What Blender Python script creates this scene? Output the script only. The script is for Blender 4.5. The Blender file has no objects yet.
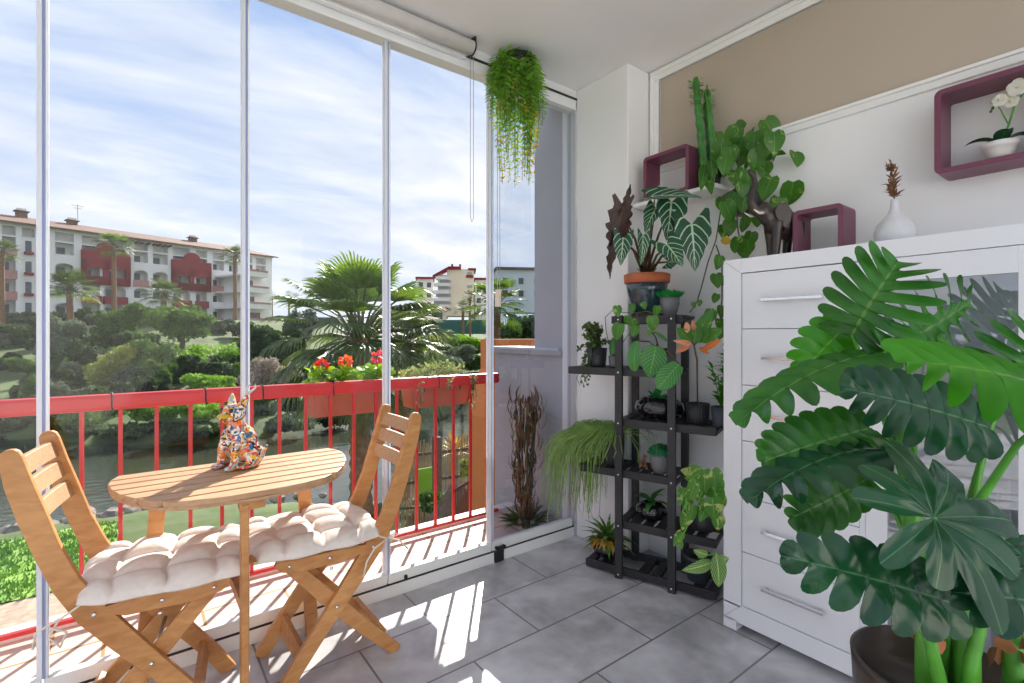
import bpy, math, random
from mathutils import Vector, Matrix, Quaternion
PI = math.pi
R = random.Random(7)
SC = bpy.context.scene
COL = SC.collection

# ------------------------------------------------------------------ camera
FP, HY, CH = 497.2, 335.5, 1.2
YAW = math.atan2(376, 497.2)
FW = Vector((math.sin(YAW), math.cos(YAW), 0)); RT = Vector((math.cos(YAW), -math.sin(YAW), 0))
def P(x, y, d):                      # design helper: a point of the place at depth d
    return FW*d + RT*((x-512)/FP*d) + Vector((0, 0, CH + (HY-y)/FP*d))
def ray(x, y=HY): return FW + RT*((x-512)/FP) + Vector((0, 0, (HY-y)/FP))
def onz(x, y, z):
    d = ray(x, y); t = (z-CH)/d.z; return Vector((d.x*t, d.y*t, z))
cam = bpy.data.cameras.new('camera'); cam.sensor_width = 36; cam.lens = FP/1024*36
cam.shift_y = -6/1024; cam.clip_start = .02; cam.clip_end = 2000
co = bpy.data.objects.new('camera', cam); COL.objects.link(co)
co.location = (0, 0, CH); co.rotation_euler = (PI/2, 0, -YAW); SC.camera = co

# ------------------------------------------------------------------ mesh builder
class MB:
    def __init__(s): s.v = []; s.f = []; s.uv = {}; s.sm = []
    def add(s, vs, fs, uvs=None, sm=False):
        n = len(s.v); s.v += [tuple(p) for p in vs]
        if uvs:
            for i, q in enumerate(uvs): s.uv[n+i] = q
        s.f += [tuple(n+i for i in f) for f in fs]; s.sm += [sm]*len(fs); return s
    def box(s, x0, x1, y0, y1, z0, z1, M=None):
        vs = [Vector((x, y, z)) for x in (x0, x1) for y in (y0, y1) for z in (z0, z1)]
        if M is not None: vs = [M @ p for p in vs]
        return s.add(vs, [(0,1,3,2),(4,6,7,5),(0,4,5,1),(2,3,7,6),(0,2,6,4),(1,5,7,3)])
    def tube(s, pts, r, n=8, cap=True, sx=1.0):
        pts = [Vector(p) for p in pts]; m = len(pts)
        rs = r if isinstance(r, (list, tuple)) else [r]*m
        t0 = (pts[1]-pts[0]).normalized()
        a = t0.orthogonal().normalized(); vs = []; fs = []
        for i, p in enumerate(pts):
            t = (pts[min(i+1, m-1)]-pts[max(i-1, 0)])
            if t.length < 1e-9: t = t0
            t = t.normalized(); a = (a - t*a.dot(t))
            a = a.normalized() if a.length > 1e-6 else t.orthogonal().normalized(); b = t.cross(a)
            for k in range(n):
                w = 2*PI*k/n; vs.append(p + (a*math.cos(w)*sx + b*math.sin(w))*rs[i])
        for i in range(m-1):
            for k in range(n): fs.append((i*n+k, i*n+(k+1) % n, (i+1)*n+(k+1) % n, (i+1)*n+k))
        r_ = s.add(vs, fs, sm=n > 5)
        if cap:
            o = len(s.v)-len(vs); s.f += [tuple(o+k for k in range(n))[::-1], tuple(o+(m-1)*n+k for k in range(n))]; s.sm += [False, False]
        return r_
    def lathe(s, prof, n=32, c=(0, 0, 0), M=None, sy=1.0, flute=0, nf=24):
        vs = []; fs = []; m = len(prof)
        for (r, z) in prof:
            for k in range(n):
                w = 2*PI*k/n; rr = r*(1 + (flute*math.cos(w*nf) if r > .001 else 0))
                p = Vector((rr*math.cos(w), rr*math.sin(w)*sy, z))
                if M is not None: p = M @ p
                vs.append(p + Vector(c))
        for i in range(m-1):
            for k in range(n): fs.append((i*n+k, i*n+(k+1) % n, (i+1)*n+(k+1) % n, (i+1)*n+k))
        if prof[0][0] > 1e-5: fs.append(tuple(range(n))[::-1])
        if prof[-1][0] > 1e-5: fs.append(tuple((m-1)*n+k for k in range(n)))
        return s.add(vs, fs, sm=True)
    def ell(s, c, r, n=12, m=8, M=None):
        c = Vector(c); vs = []; fs = []
        for i in range(m+1):
            t = PI*i/m
            for k in range(n):
                w = 2*PI*k/n; p = Vector((r[0]*math.sin(t)*math.cos(w), r[1]*math.sin(t)*math.sin(w), r[2]*math.cos(t)))
                if M is not None: p = M @ p
                vs.append(c+p)
        for i in range(m):
            for k in range(n): fs.append((i*n+k, (i+1)*n+k, (i+1)*n+(k+1) % n, i*n+(k+1) % n))
        return s.add(vs, fs, sm=True)
    def extrude(s, poly, a, b, fn):      # poly 2D list, fn(u, v, w)->Vector
        n = len(poly)
        vs = [fn(p[0], p[1], a) for p in poly] + [fn(p[0], p[1], b) for p in poly]
        fs = [tuple(range(n))[::-1], tuple(range(n, 2*n))] + [(i, (i+1) % n, n+(i+1) % n, n+i) for i in range(n)]
        return s.add(vs, fs)
    def strip(s, cl, w, a, b, fn):       # ribbon along 2D centreline, extruded
        L = []; Rr = []; m = len(cl)
        for i in range(m):
            x0, z0 = cl[max(i-1, 0)]; x1, z1 = cl[min(i+1, m-1)]
            l = math.hypot(x1-x0, z1-z0); nx, nz = -(z1-z0)/l, (x1-x0)/l; ww = w[i] if isinstance(w, list) else w
            L.append((cl[i][0]+nx*ww/2, cl[i][1]+nz*ww/2)); Rr.append((cl[i][0]-nx*ww/2, cl[i][1]-nz*ww/2))
        vs = []
        for i in range(m): vs += [fn(*L[i], a), fn(*Rr[i], a), fn(*Rr[i], b), fn(*L[i], b)]
        fs = [(0,1,2,3), (4*m-1, 4*m-2, 4*m-3, 4*m-4)]
        for i in range(m-1):
            for k in range(4): fs.append((4*i+k, 4*i+4+k, 4*i+4+(k+1) % 4, 4*i+(k+1) % 4))
        return s.add(vs, fs)
    def build(s, name, mat, parent=None, bevel=0, seg=2, smooth=None, remesh=0, origin=None):
        me = bpy.data.meshes.new(name)
        vs = s.v
        if origin is not None: o = Vector(origin); vs = [tuple(Vector(p)-o) for p in vs]
        me.from_pydata(vs, [], s.f)
        me.polygons.foreach_set('use_smooth', [bool(x if smooth is None else smooth) for x in s.sm])
        if s.uv:
            ul = me.uv_layers.new(name='UVMap'); d = [0.0]*(2*len(me.loops))
            for i, l in enumerate(me.loops):
                q = s.uv.get(l.vertex_index, (0, 0)); d[2*i] = q[0]; d[2*i+1] = q[1]
            ul.data.foreach_set('uv', d)
        me.materials.append(mat); me.update()
        ob = bpy.data.objects.new(name, me); COL.objects.link(ob)
        if origin is not None: ob.location = origin
        if parent is not None: ob.parent = parent
        if remesh:
            r = ob.modifiers.new('r', 'REMESH'); r.mode = 'VOXEL'; r.voxel_size = remesh; r.use_smooth_shade = True
            q = ob.modifiers.new('s', 'SMOOTH'); q.iterations = 4; q.factor = .6
        if bevel:
            b = ob.modifiers.new('b', 'BEVEL'); b.width = bevel; b.segments = seg; b.limit_method = 'ANGLE'; b.angle_limit = .6
        return ob
def tag(o, label, cat, group=None, kind=None):
    o['label'] = label; o['category'] = cat
    if group: o['group'] = group
    if kind: o['kind'] = kind
    return o
def thing(name, label, cat, loc=(0, 0, 0), rz=0, group=None, kind=None):
    o = bpy.data.objects.new(name, None); COL.objects.link(o); o.empty_display_size = .05
    o.location = loc; o.rotation_euler = (0, 0, rz); return tag(o, label, cat, group, kind)
def struct(o): o['kind'] = 'structure'; return o

# ------------------------------------------------------------------ materials
def newmat(name):
    m = bpy.data.materials.new(name); m.use_nodes = True; nt = m.node_tree
    return m, nt, nt.nodes['Principled BSDF']
def L(nt, a, b): nt.links.new(a, b)
def nd(nt, t, **k):
    n = nt.nodes.new(t)
    for a, b in k.items():
        if hasattr(n, a): setattr(n, a, b)
        else: n.inputs[a].default_value = b
    return n
def c4(c): return (c[0], c[1], c[2], 1)
def s2l(*c): return tuple(((v/255)/12.92 if v/255 <= .04045 else ((v/255+.055)/1.055)**2.4) for v in c)
def ramp(nt, fac, cols):
    r = nd(nt, 'ShaderNodeValToRGB'); e = r.color_ramp.elements
    while len(e) < len(cols): e.new(.5)
    for i, (p, c) in enumerate(cols): e[i].position = p; e[i].color = c4(c)
    L(nt, fac, r.inputs[0]); return r.outputs[0]
def noise(nt, scale, det=3, sc=None, dist=0, co='Object'):
    tc = nd(nt, 'ShaderNodeTexCoord'); mp = nd(nt, 'ShaderNodeMapping')
    if sc: mp.inputs['Scale'].default_value = sc
    L(nt, tc.outputs[co], mp.inputs[0]); n = nd(nt, 'ShaderNodeTexNoise', Scale=scale, Detail=det, Distortion=dist)
    L(nt, mp.outputs[0], n.inputs['Vector']); return n.outputs['Fac']
def bump(nt, b, fac, st=.2, dist=.01):
    n = nd(nt, 'ShaderNodeBump', Strength=st, Distance=dist); L(nt, fac, n.inputs['Height']); L(nt, n.outputs[0], b.inputs['Normal'])
def flat(name, c, rough=.5, var=.08, scale=8, metal=0, spec=.5, bmp=0, sc=None, coat=0, trans=0):
    m, nt, b = newmat(name)
    f = noise(nt, scale, 4, sc)
    lo = tuple(v*(1-var) for v in c); hi = tuple(min(1, v*(1+var)) for v in c)
    L(nt, ramp(nt, f, [(.3, lo), (.7, hi)]), b.inputs['Base Color'])
    b.inputs['Roughness'].default_value = rough; b.inputs['Metallic'].default_value = metal
    b.inputs['Specular IOR Level'].default_value = spec; b.inputs['Coat Weight'].default_value = coat
    if bmp: bump(nt, b, f, bmp)
    return m
def wood(name, c1, c2, scale=6, stretch=(1, 8, 8), rough=.5):
    m, nt, b = newmat(name)
    f = noise(nt, scale, 5, stretch, .6); f2 = noise(nt, 3, 2)
    mx = nd(nt, 'ShaderNodeMath', operation='ADD'); L(nt, f, mx.inputs[0]); L(nt, f2, mx.inputs[1])
    hf = nd(nt, 'ShaderNodeMath', operation='MULTIPLY'); hf.inputs[1].default_value = .5; L(nt, mx.outputs[0], hf.inputs[0])
    L(nt, ramp(nt, hf.outputs[0], [(.30, c1), (.66, c2)]), b.inputs['Base Color'])
    b.inputs['Roughness'].default_value = rough; bump(nt, b, f, .08); return m
def leafm(name, c, vein=None, c2=None, rough=.45, vw=.05, side=0, varieg=None, trans=.35, sidew=.12, spec=.5):
    """green leaf, UV.x -1..1 across, UV.y 0..1 along; midrib and side veins from UV, translucency from a real translucent layer"""
    m, nt, b = newmat(name)
    f = noise(nt, 9, 3); c2 = c2 or tuple(v*1.5 for v in c)
    col = ramp(nt, f, [(.3, c), (.7, c2)])
    uv = nd(nt, 'ShaderNodeUVMap'); sp = nd(nt, 'ShaderNodeSeparateXYZ'); L(nt, uv.outputs[0], sp.inputs[0])
    ab = nd(nt, 'ShaderNodeMath', operation='ABSOLUTE'); L(nt, sp.outputs[0], ab.inputs[0])
    if varieg:
        n2 = noise(nt, varieg[1], 3, (1, 1, 1), 1.2)
        mk = nd(nt, 'ShaderNodeMapRange'); mk.inputs['From Min'].default_value = varieg[2]; mk.inputs['From Max'].default_value = varieg[2]+.06
        L(nt, n2, mk.inputs['Value']); mx = nd(nt, 'ShaderNodeMix', data_type='RGBA'); L(nt, mk.outputs[0], mx.inputs[0])
        L(nt, col, mx.inputs[6]); mx.inputs[7].default_value = c4(varieg[0]); col = mx.outputs[2]
    if vein:
        mid = nd(nt, 'ShaderNodeMath', operation='LESS_THAN'); L(nt, ab.outputs[0], mid.inputs[0]); mid.inputs[1].default_value = vw
        fac = mid.outputs[0]
        if side:
            a = nd(nt, 'ShaderNodeMath', operation='MULTIPLY_ADD'); L(nt, ab.outputs[0], a.inputs[0]); a.inputs[1].default_value = -.35; L(nt, sp.outputs[1], a.inputs[2])
            t = nd(nt, 'ShaderNodeMath', operation='MULTIPLY'); L(nt, a.outputs[0], t.inputs[0]); t.inputs[1].default_value = side
            fr = nd(nt, 'ShaderNodeMath', operation='FRACT'); L(nt, t.outputs[0], fr.inputs[0])
            lt = nd(nt, 'ShaderNodeMath', operation='LESS_THAN'); L(nt, fr.outputs[0], lt.inputs[0]); lt.inputs[1].default_value = sidew
            mm = nd(nt, 'ShaderNodeMath', operation='MAXIMUM'); L(nt, fac, mm.inputs[0]); L(nt, lt.outputs[0], mm.inputs[1]); fac = mm.outputs[0]
        mx = nd(nt, 'ShaderNodeMix', data_type='RGBA'); L(nt, fac, mx.inputs[0]); L(nt, col, mx.inputs[6]); mx.inputs[7].default_value = c4(vein); col = mx.outputs[2]
    L(nt, col, b.inputs['Base Color']); b.inputs['Roughness'].default_value = rough; b.inputs['Specular IOR Level'].default_value = spec
    tr = nd(nt, 'ShaderNodeBsdfTranslucent'); g = nd(nt, 'ShaderNodeMix', data_type='RGBA', blend_type='MULTIPLY'); g.inputs[0].default_value = 1
    L(nt, col, g.inputs[6]); g.inputs[7].default_value = (1.0, 1.0, .35, 1); L(nt, g.outputs[2], tr.inputs[0])
    ms = nd(nt, 'ShaderNodeMixShader'); ms.inputs[0].default_value = trans
    L(nt, b.outputs[0], ms.inputs[1]); L(nt, tr.outputs[0], ms.inputs[2]); L(nt, ms.outputs[0], nt.nodes['Material Output'].inputs[0])
    return m
def glassm(name, tint=(.97, .985, .98), extra=0.0, ior=1.5, film=None):
    m, nt, b = newmat(name); nt.nodes.remove(b)
    t = nd(nt, 'ShaderNodeBsdfTransparent'); t.inputs[0].default_value = c4(tint)
    g = nd(nt, 'ShaderNodeBsdfGlossy'); g.inputs['Roughness'].default_value = 0.0
    fr = nd(nt, 'ShaderNodeFresnel'); fr.inputs[0].default_value = ior
    ad = nd(nt, 'ShaderNodeMath', operation='ADD', use_clamp=True); L(nt, fr.outputs[0], ad.inputs[0]); ad.inputs[1].default_value = extra
    ge = nd(nt, 'ShaderNodeNewGeometry'); iv = nd(nt, 'ShaderNodeMath', operation='SUBTRACT'); iv.inputs[0].default_value = 1; L(nt, ge.outputs['Backfacing'], iv.inputs[1])
    ml = nd(nt, 'ShaderNodeMath', operation='MULTIPLY'); L(nt, ad.outputs[0], ml.inputs[0]); L(nt, iv.outputs[0], ml.inputs[1]); ad = ml
    ms = nd(nt, 'ShaderNodeMixShader'); L(nt, ad.outputs[0], ms.inputs[0]); L(nt, t.outputs[0], ms.inputs[1]); L(nt, g.outputs[0], ms.inputs[2])
    out = ms.outputs[0]
    if film:
        df = nd(nt, 'ShaderNodeBsdfDiffuse'); df.inputs[0].default_value = c4(film[0]); m2 = nd(nt, 'ShaderNodeMixShader'); m2.inputs[0].default_value = film[1]
        L(nt, out, m2.inputs[1]); L(nt, df.outputs[0], m2.inputs[2]); out = m2.outputs[0]
    L(nt, out, nt.nodes['Material Output'].inputs[0]); return m

M = {}
M['wall'] = flat('wall_paint', (.88, .88, .885), .7, .02, 3)
M['ceil'] = flat('ceiling_paint', (.87, .865, .86), .8, .02, 2)
M['beige'] = flat('beige_paint', (.50, .425, .345), .6, .05, 1.2)
M['trimw'] = flat('white_trim', (.86, .86, .85), .4, .02, 5)
M['cab'] = flat('cabinet_lacquer', (.83, .84, .88), .22, .015, 4)
M['cabin'] = flat('cabinet_interior', (.62, .62, .65), .5, .02, 4)
M['alu'] = flat('white_aluminium', (.80, .82, .82), .35, .02, 6)
M['seal'] = leafm('edge_seal', (.50, .58, .85), None, (.52, .60, .86), .25, trans=.5)
M['sealw'] = leafm('edge_seal_light', (.90, .92, .97), None, (.92, .94, .98), .25, trans=.5)
for k_ in ('seal', 'sealw'):
    for n_ in M[k_].node_tree.nodes:
        if n_.type == 'MIX' and n_.blend_type == 'MULTIPLY': n_.inputs[7].default_value = (.95, .97, 1, 1)
M['blackp'] = flat('black_plastic', (.015, .015, .016), .35, .2, 20)
M['chrome'] = flat('chrome', (.75, .75, .77), .15, .03, 20, metal=1)
M['steel'] = flat('brushed_steel', (.42, .42, .45), .35, .05, 20, metal=1)
M['blind'] = flat('blind_fabric', (.82, .80, .77), .7, .03, 20)
M['wood'] = wood('acacia_wood', s2l(166, 108, 56), s2l(210, 154, 96), 5, (3, 9, 9), .45)
M['woodt'] = wood('table_wood', s2l(160, 120, 86), s2l(198, 158, 120), 5, (2, 16, 16), .5)
M['cush'] = flat('cushion_fabric', s2l(224, 213, 205), .9, .04, 60, bmp=.15)
M['cord'] = flat('cotton_cord', s2l(226, 214, 196), .9, .05, 60)
M['stand'] = wood('black_stained_wood', (.012, .012, .014), (.035, .034, .037), 8, (2, 12, 12), .5)
M['purple'] = flat('aubergine_lacquer', (.17, .045, .085), .4, .06, 5)
M['vase'] = flat('grey_white_ceramic', (.66, .67, .70), .35, .05, 30, bmp=.2)
M['eleph'] = flat('dark_carved_wood', (.030, .017, .014), .35, .35, 14, spec=.6, bmp=.2)
M['ivory'] = flat('ivory', (.8, .76, .66), .4)
M['terra'] = flat('terracotta', s2l(186, 104, 70), .8, .15, 20)
M['plantbox'] = flat('brown_plastic_planter', s2l(176, 96, 72), .6, .08, 8)
M['navyglaze'] = flat('navy_glaze', (.02, .045, .06), .15, .3, 10, coat=.6)
M['greypot'] = flat('grey_pot', (.17, .17, .18), .5, .08, 20)
M['darkpot'] = flat('charcoal_pot', (.03, .03, .034), .45, .1, 20)
M['bluepot'] = flat('slate_pot', (.05, .06, .075), .5, .1, 20)
M['gloss'] = flat('glossy_black_ceramic', (.008, .008, .01), .06, .1, 8, coat=.7)
M['bronze'] = flat('dark_bronze_pot', (.055, .035, .022), .38, .3, 7, metal=.4, coat=.2)
M['soil'] = flat('potting_soil', (.035, .022, .014), .95, .5, 60, bmp=.5)
M['basket'] = flat('brown_basket', (.05, .03, .022), .8, .4, 50, bmp=.4)
M['whitepot'] = flat('white_pot', (.80, .78, .76), .5, .03, 20)
M['dry'] = flat('dried_leaf', s2l(168, 120, 60), .9, .3, 30)
M['straw'] = flat('dried_flower', s2l(126, 88, 62), .9, .3, 40)
M['bark'] = flat('bark', (.12, .085, .06), .9, .35, 12, bmp=.4)
M['palmbark'] = flat('palm_trunk', (.24, .13, .07), .9, .35, 9, bmp=.5)
M['red'] = flat('red_paint', s2l(206, 44, 48), .35, .08, 6)
M['slab'] = flat('balcony_edge', (.75, .72, .68), .6)
M['orange'] = flat('orange_render', s2l(206, 122, 70), .85, .06, 3)
M['ext'] = flat('grey_render', (.46, .44, .47), .85, .06, 3)
M['extw'] = flat('pale_coping', (.60, .64, .70), .6, .04, 3)
M['stemg'] = flat('green_stem', (.10, .36, .04), .35, .25, 12)
M['stemb'] = flat('brown_stem', (.10, .055, .03), .7, .3, 20)
M['vine'] = flat('vine_stem', (.10, .11, .05), .6, .3, 20)
M['fibre'] = flat('copper_fibre', s2l(176, 112, 76), .8, .2, 30)
M['lt_green'] = leafm('bright_foliage', (.07, .22, .02), None, (.16, .40, .04), .5)
M['fern'] = leafm('fern_leaf', (.12, .33, .02), None, (.30, .58, .06), .55, trans=.5)
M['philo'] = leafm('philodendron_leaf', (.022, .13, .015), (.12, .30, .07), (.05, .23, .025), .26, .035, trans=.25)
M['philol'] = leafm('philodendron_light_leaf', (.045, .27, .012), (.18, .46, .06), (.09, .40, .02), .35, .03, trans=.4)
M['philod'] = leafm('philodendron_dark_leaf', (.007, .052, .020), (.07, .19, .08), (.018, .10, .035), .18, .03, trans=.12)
M['aloc'] = leafm('alocasia_leaf', (.010, .06, .03), (.42, .58, .40), (.02, .10, .045), .35, .06, 6, trans=.15, sidew=.16)
M['alocb'] = leafm('alocasia_underside', (.035, .016, .016), (.09, .06, .045), (.07, .035, .03), .5, .05, 6, trans=.1)
M['pothos'] = leafm('pothos_leaf', (.035, .15, .015), (.16, .34, .08), (.085, .25, .025), .35, .035, varieg=((.26, .42, .09), 26, .60))
M['pothosb'] = leafm('golden_pothos_leaf', (.06, .21, .02), (.30, .46, .12), (.12, .32, .035), .35, .035, varieg=((.48, .56, .20), 30, .56))
M['bego'] = leafm('ribbed_round_leaf', (.035, .20, .04), (.20, .45, .12), (.07, .28, .06), .35, .04, 8, sidew=.15)
M['succ'] = leafm('succulent_leaf', (.02, .30, .06), None, (.03, .42, .09), .4)
M['succ2'] = leafm('teal_succulent_leaf', (.02, .20, .08), None, (.05, .36, .15), .5)
M['small'] = leafm('small_leaf', (.045, .11, .02), None, (.12, .20, .05), .5)
M['rhip'] = flat('mistletoe_cactus_stem', (.20, .34, .07), .6, .4, 20)
M['cactus'] = flat('cactus_skin', (.045, .20, .035), .5, .35, 25, bmp=.3)
M['croton'] = leafm('croton_leaf', s2l(190, 92, 30), s2l(220, 160, 60), s2l(226, 120, 50), .4, .05)
M['peach'] = leafm('peach_leaf', s2l(214, 128, 96), None, s2l(236, 170, 140), .5)
M['yellow'] = leafm('yellow_leaf', s2l(176, 140, 30), None, s2l(214, 180, 60), .5)
M['stripe'] = leafm('striped_leaf', (.06, .22, .03), (.60, .74, .36), (.10, .30, .05), .4, .08, 9, sidew=.3)
M['white_petal'] = leafm('white_petal', (.82, .80, .74), None, (.90, .88, .82), .6, trans=.3)
M['petal_red'] = leafm('red_petal', (.75, .03, .04), None, (.9, .08, .07), .6)
M['petal_coral'] = leafm('coral_petal', (.85, .13, .07), None, (.95, .25, .14), .6)
M['petal_pink'] = leafm('pink_petal', (.80, .05, .18), None, (.92, .16, .32), .6)
M['geran'] = leafm('geranium_leaf', (.20, .42, .02), None, (.36, .60, .05), .5, trans=.5)
M['silver'] = leafm('silvery_leaf', (.22, .28, .16), None, (.42, .48, .30), .6)
M['pane'] = glassm('window_glass', (.985, .99, .99), 0, 1.40)
M['pane2'] = glassm('doubled_window_glass', (.84, .88, .93), .05, 1.75)
M['cabglass'] = glassm('cabinet_glass', (.80, .82, .84), .22)

def graffiti():
    m, nt, b = newmat('painted_ceramic')
    tc = nd(nt, 'ShaderNodeTexCoord'); n = nd(nt, 'ShaderNodeTexNoise', Scale=22, Detail=2)
    L(nt, tc.outputs['Object'], n.inputs['Vector'])
    ad = nd(nt, 'ShaderNodeMix', data_type='RGBA', blend_type='LINEAR_LIGHT'); ad.inputs[0].default_value = .06
    L(nt, tc.outputs['Object'], ad.inputs[6]); L(nt, n.outputs['Color'], ad.inputs[7])
    v = nd(nt, 'ShaderNodeTexVoronoi', Scale=80); L(nt, ad.outputs[2], v.inputs['Vector'])
    sp = nd(nt, 'ShaderNodeSeparateColor'); L(nt, v.outputs['Color'], sp.inputs[0])
    r = nd(nt, 'ShaderNodeValToRGB'); r.color_ramp.interpolation = 'CONSTANT'; e = r.color_ramp.elements
    cols = [(.85, .80, .75), (.85, .22, .03), (.06, .14, .32), (.75, .50, .04), (.80, .78, .72), (.70, .06, .04), (.30, .45, .55), (.03, .03, .03), (.55, .42, .30)]
    while len(e) < len(cols): e.new(.5)
    for i, c in enumerate(cols): e[i].position = i/len(cols); e[i].color = c4(c)
    L(nt, sp.outputs[0], r.inputs[0]); L(nt, r.outputs[0], b.inputs['Base Color']); b.inputs['Roughness'].default_value = .2; return m
M['graf'] = graffiti()
def tiles(name, c, grout, w, h, ox, oy, rough=.35, var=1.0, mortar=.004):
    m, nt, b = newmat(name)
    tc = nd(nt, 'ShaderNodeTexCoord'); mp = nd(nt, 'ShaderNodeMapping'); mp.inputs['Location'].default_value = (ox, oy, 0)
    L(nt, tc.outputs['Object'], mp.inputs[0])
    br = nd(nt, 'ShaderNodeTexBrick', offset=.5, squash=1.0); br.inputs['Scale'].default_value = 1
    br.inputs['Mortar Size'].default_value = mortar; br.inputs['Brick Width'].default_value = w; br.inputs['Row Height'].default_value = h
    br.inputs['Mortar Smooth'].default_value = .1; br.inputs['Bias'].default_value = 0
    br.inputs['Color1'].default_value = (1, 1, 1, 1); br.inputs['Color2'].default_value = (.9, .9, .9, 1); br.inputs['Mortar'].default_value = (0, 0, 0, 1)
    L(nt, mp.outputs[0], br.inputs['Vector'])
    n1 = noise(nt, 3.2, 6, None, .8); n2 = noise(nt, 14, 5, None, .3)
    a = nd(nt, 'ShaderNodeMath', operation='MULTIPLY_ADD'); L(nt, n2, a.inputs[0]); a.inputs[1].default_value = .3; L(nt, n1, a.inputs[2])
    lo = tuple(v*(1-.34*var) for v in c); hi = tuple(v*(1+.28*var) for v in c)
    cc = ramp(nt, a.outputs[0], [(.45, lo), (.85, hi)])
    mu = nd(nt, 'ShaderNodeMix', data_type='RGBA', blend_type='MULTIPLY'); mu.inputs[0].default_value = 1; L(nt, cc, mu.inputs[6]); L(nt, br.outputs['Color'], mu.inputs[7])
    mx = nd(nt, 'ShaderNodeMix', data_type='RGBA'); L(nt, br.outputs['Fac'], mx.inputs[0]); L(nt, mu.outputs[2], mx.inputs[6]); mx.inputs[7].default_value = c4(grout)
    L(nt, mx.outputs[2], b.inputs['Base Color']); b.inputs['Roughness'].default_value = rough
    return m
M['floor'] = tiles('grey_stone_tiles', (.53, .525, .54), (.19, .185, .185), .63, .315, -.992, -1.545+.315*2, .30)
M['balc'] = tiles('terrace_tiles', s2l(216, 192, 176), s2l(160, 124, 80), .33, .33, .1, .1, .6, .25, .006)

# ------------------------------------------------------------------ leaves
def W_ovate(v): return (math.sin(PI*min(1, v**.75)))**.85 if 0 < v < 1 else 0
def W_heart(v): return math.sin(PI*min(1, (v*.97+.03)**.62))**.8 if v < 1 else 0
def W_lance(v): return math.sin(PI*v**.8)**1.1 if 0 < v < 1 else 0
def W_round(v): return math.sqrt(max(0, 1-(2*v-1)**2))
def W_arrow(v): return max(0, 1-v)**.8*(.96+.05*math.cos(v*40)) if v > .02 else .5
def W_strap(v): return min(1, v*8+.3)*min(1, (1-v)*3)
def leaf(mb, base, d, n, Ln, Wd, shape=W_ovate, bend=.5, fold=.15, nu=2, nv=8, shear=0.0, wave=0.0, back=0.0):
    d = Vector(d).normalized(); n = Vector(n); n = n - d*n.dot(d)
    n = n.normalized() if n.length > 1e-4 else d.orthogonal().normalized(); s = d.cross(n)
    pos = Vector(base); vs = []; uvs = []; fs = []; ph = R.random()*6
    for j in range(nv+1):
        v = j/nv; th = bend*v; dd = d*math.cos(th)-n*math.sin(th); nn = n*math.cos(th)+d*math.sin(th)
        w = shape(v)*Wd/2
        for i in range(-nu, nu+1):
            u = i/nu; k = shear - back*max(0, 1-v*4)
            p = pos + s*(u*w) + nn*(fold*abs(u)*w + wave*Wd*math.sin(v*14+ph)*abs(u)) + dd*(abs(u)*w*k)
            vs.append(p); uvs.append((u, v))
        pos = pos + dd*(Ln/nv)
    c = 2*nu+1
    for j in range(nv):
        for i in range(c-1): fs.append((j*c+i, j*c+i+1, (j+1)*c+i+1, (j+1)*c+i))
    mb.add(vs, fs, uvs, True)
def lobed(nl, depth=.72, env=None):
    def w(v):
        e = env(v) if env else math.sin(PI*min(1, (v*.93+.07)**.8))**.6
        a = (v*nl) % 1; lob = max(0.0, (math.sin(PI*a)-.30)/.70)**.55
        if v > .93: lob = 1
        return e*((1-depth)+depth*lob)
    return w
def philo_leaf(mb, base, tip, n, Wd, nl=7, bend=.5, fold=.1, depth=.80):
    Wd *= .86; nl += R.choice([0, 0, 1])
    base = Vector(base); tip = Vector(tip); ch = tip-base; Ln = ch.length*(1+.04*bend)
    d = ch.normalized(); n = Vector(n); n = (n-d*n.dot(d)).normalized()
    d2 = (d*math.cos(bend/2)+n*math.sin(bend/2))
    s = d2.cross(n).normalized(); n = s.cross(d2).normalized()
    pos = base.copy(); vs = []; uvs = []; fs = []; nv = nl*10; nu = 6; sh = lobed(nl, depth)
    for j in range(nv+1):
        v = j/nv; th = bend*v; dd = d2*math.cos(th)-n*math.sin(th); nn = n*math.cos(th)+d2*math.sin(th)
        w = sh(v)*Wd/2; k = -.75+1.9*min(1, v*1.25)
        if v > .93: w *= max(0, (1-v)/.07)**.5
        for i in range(-nu, nu+1):
            u = i/nu; au = abs(u)
            lift = fold*au*w - .35*(au*w)**2/Wd*2 + .012*math.sin(v*nl*2*PI)*au
            vs.append(pos + s*(u*w) + nn*lift + dd*(au*w*k*.62)); uvs.append((u, v))
        pos = pos+dd*(Ln/nv)
    c = 2*nu+1
    for j in range(nv):
        for i in range(c-1): fs.append((j*c+i, j*c+i+1, (j+1)*c+i+1, (j+1)*c+i))
    mb.add(vs, fs, uvs, True)
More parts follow.
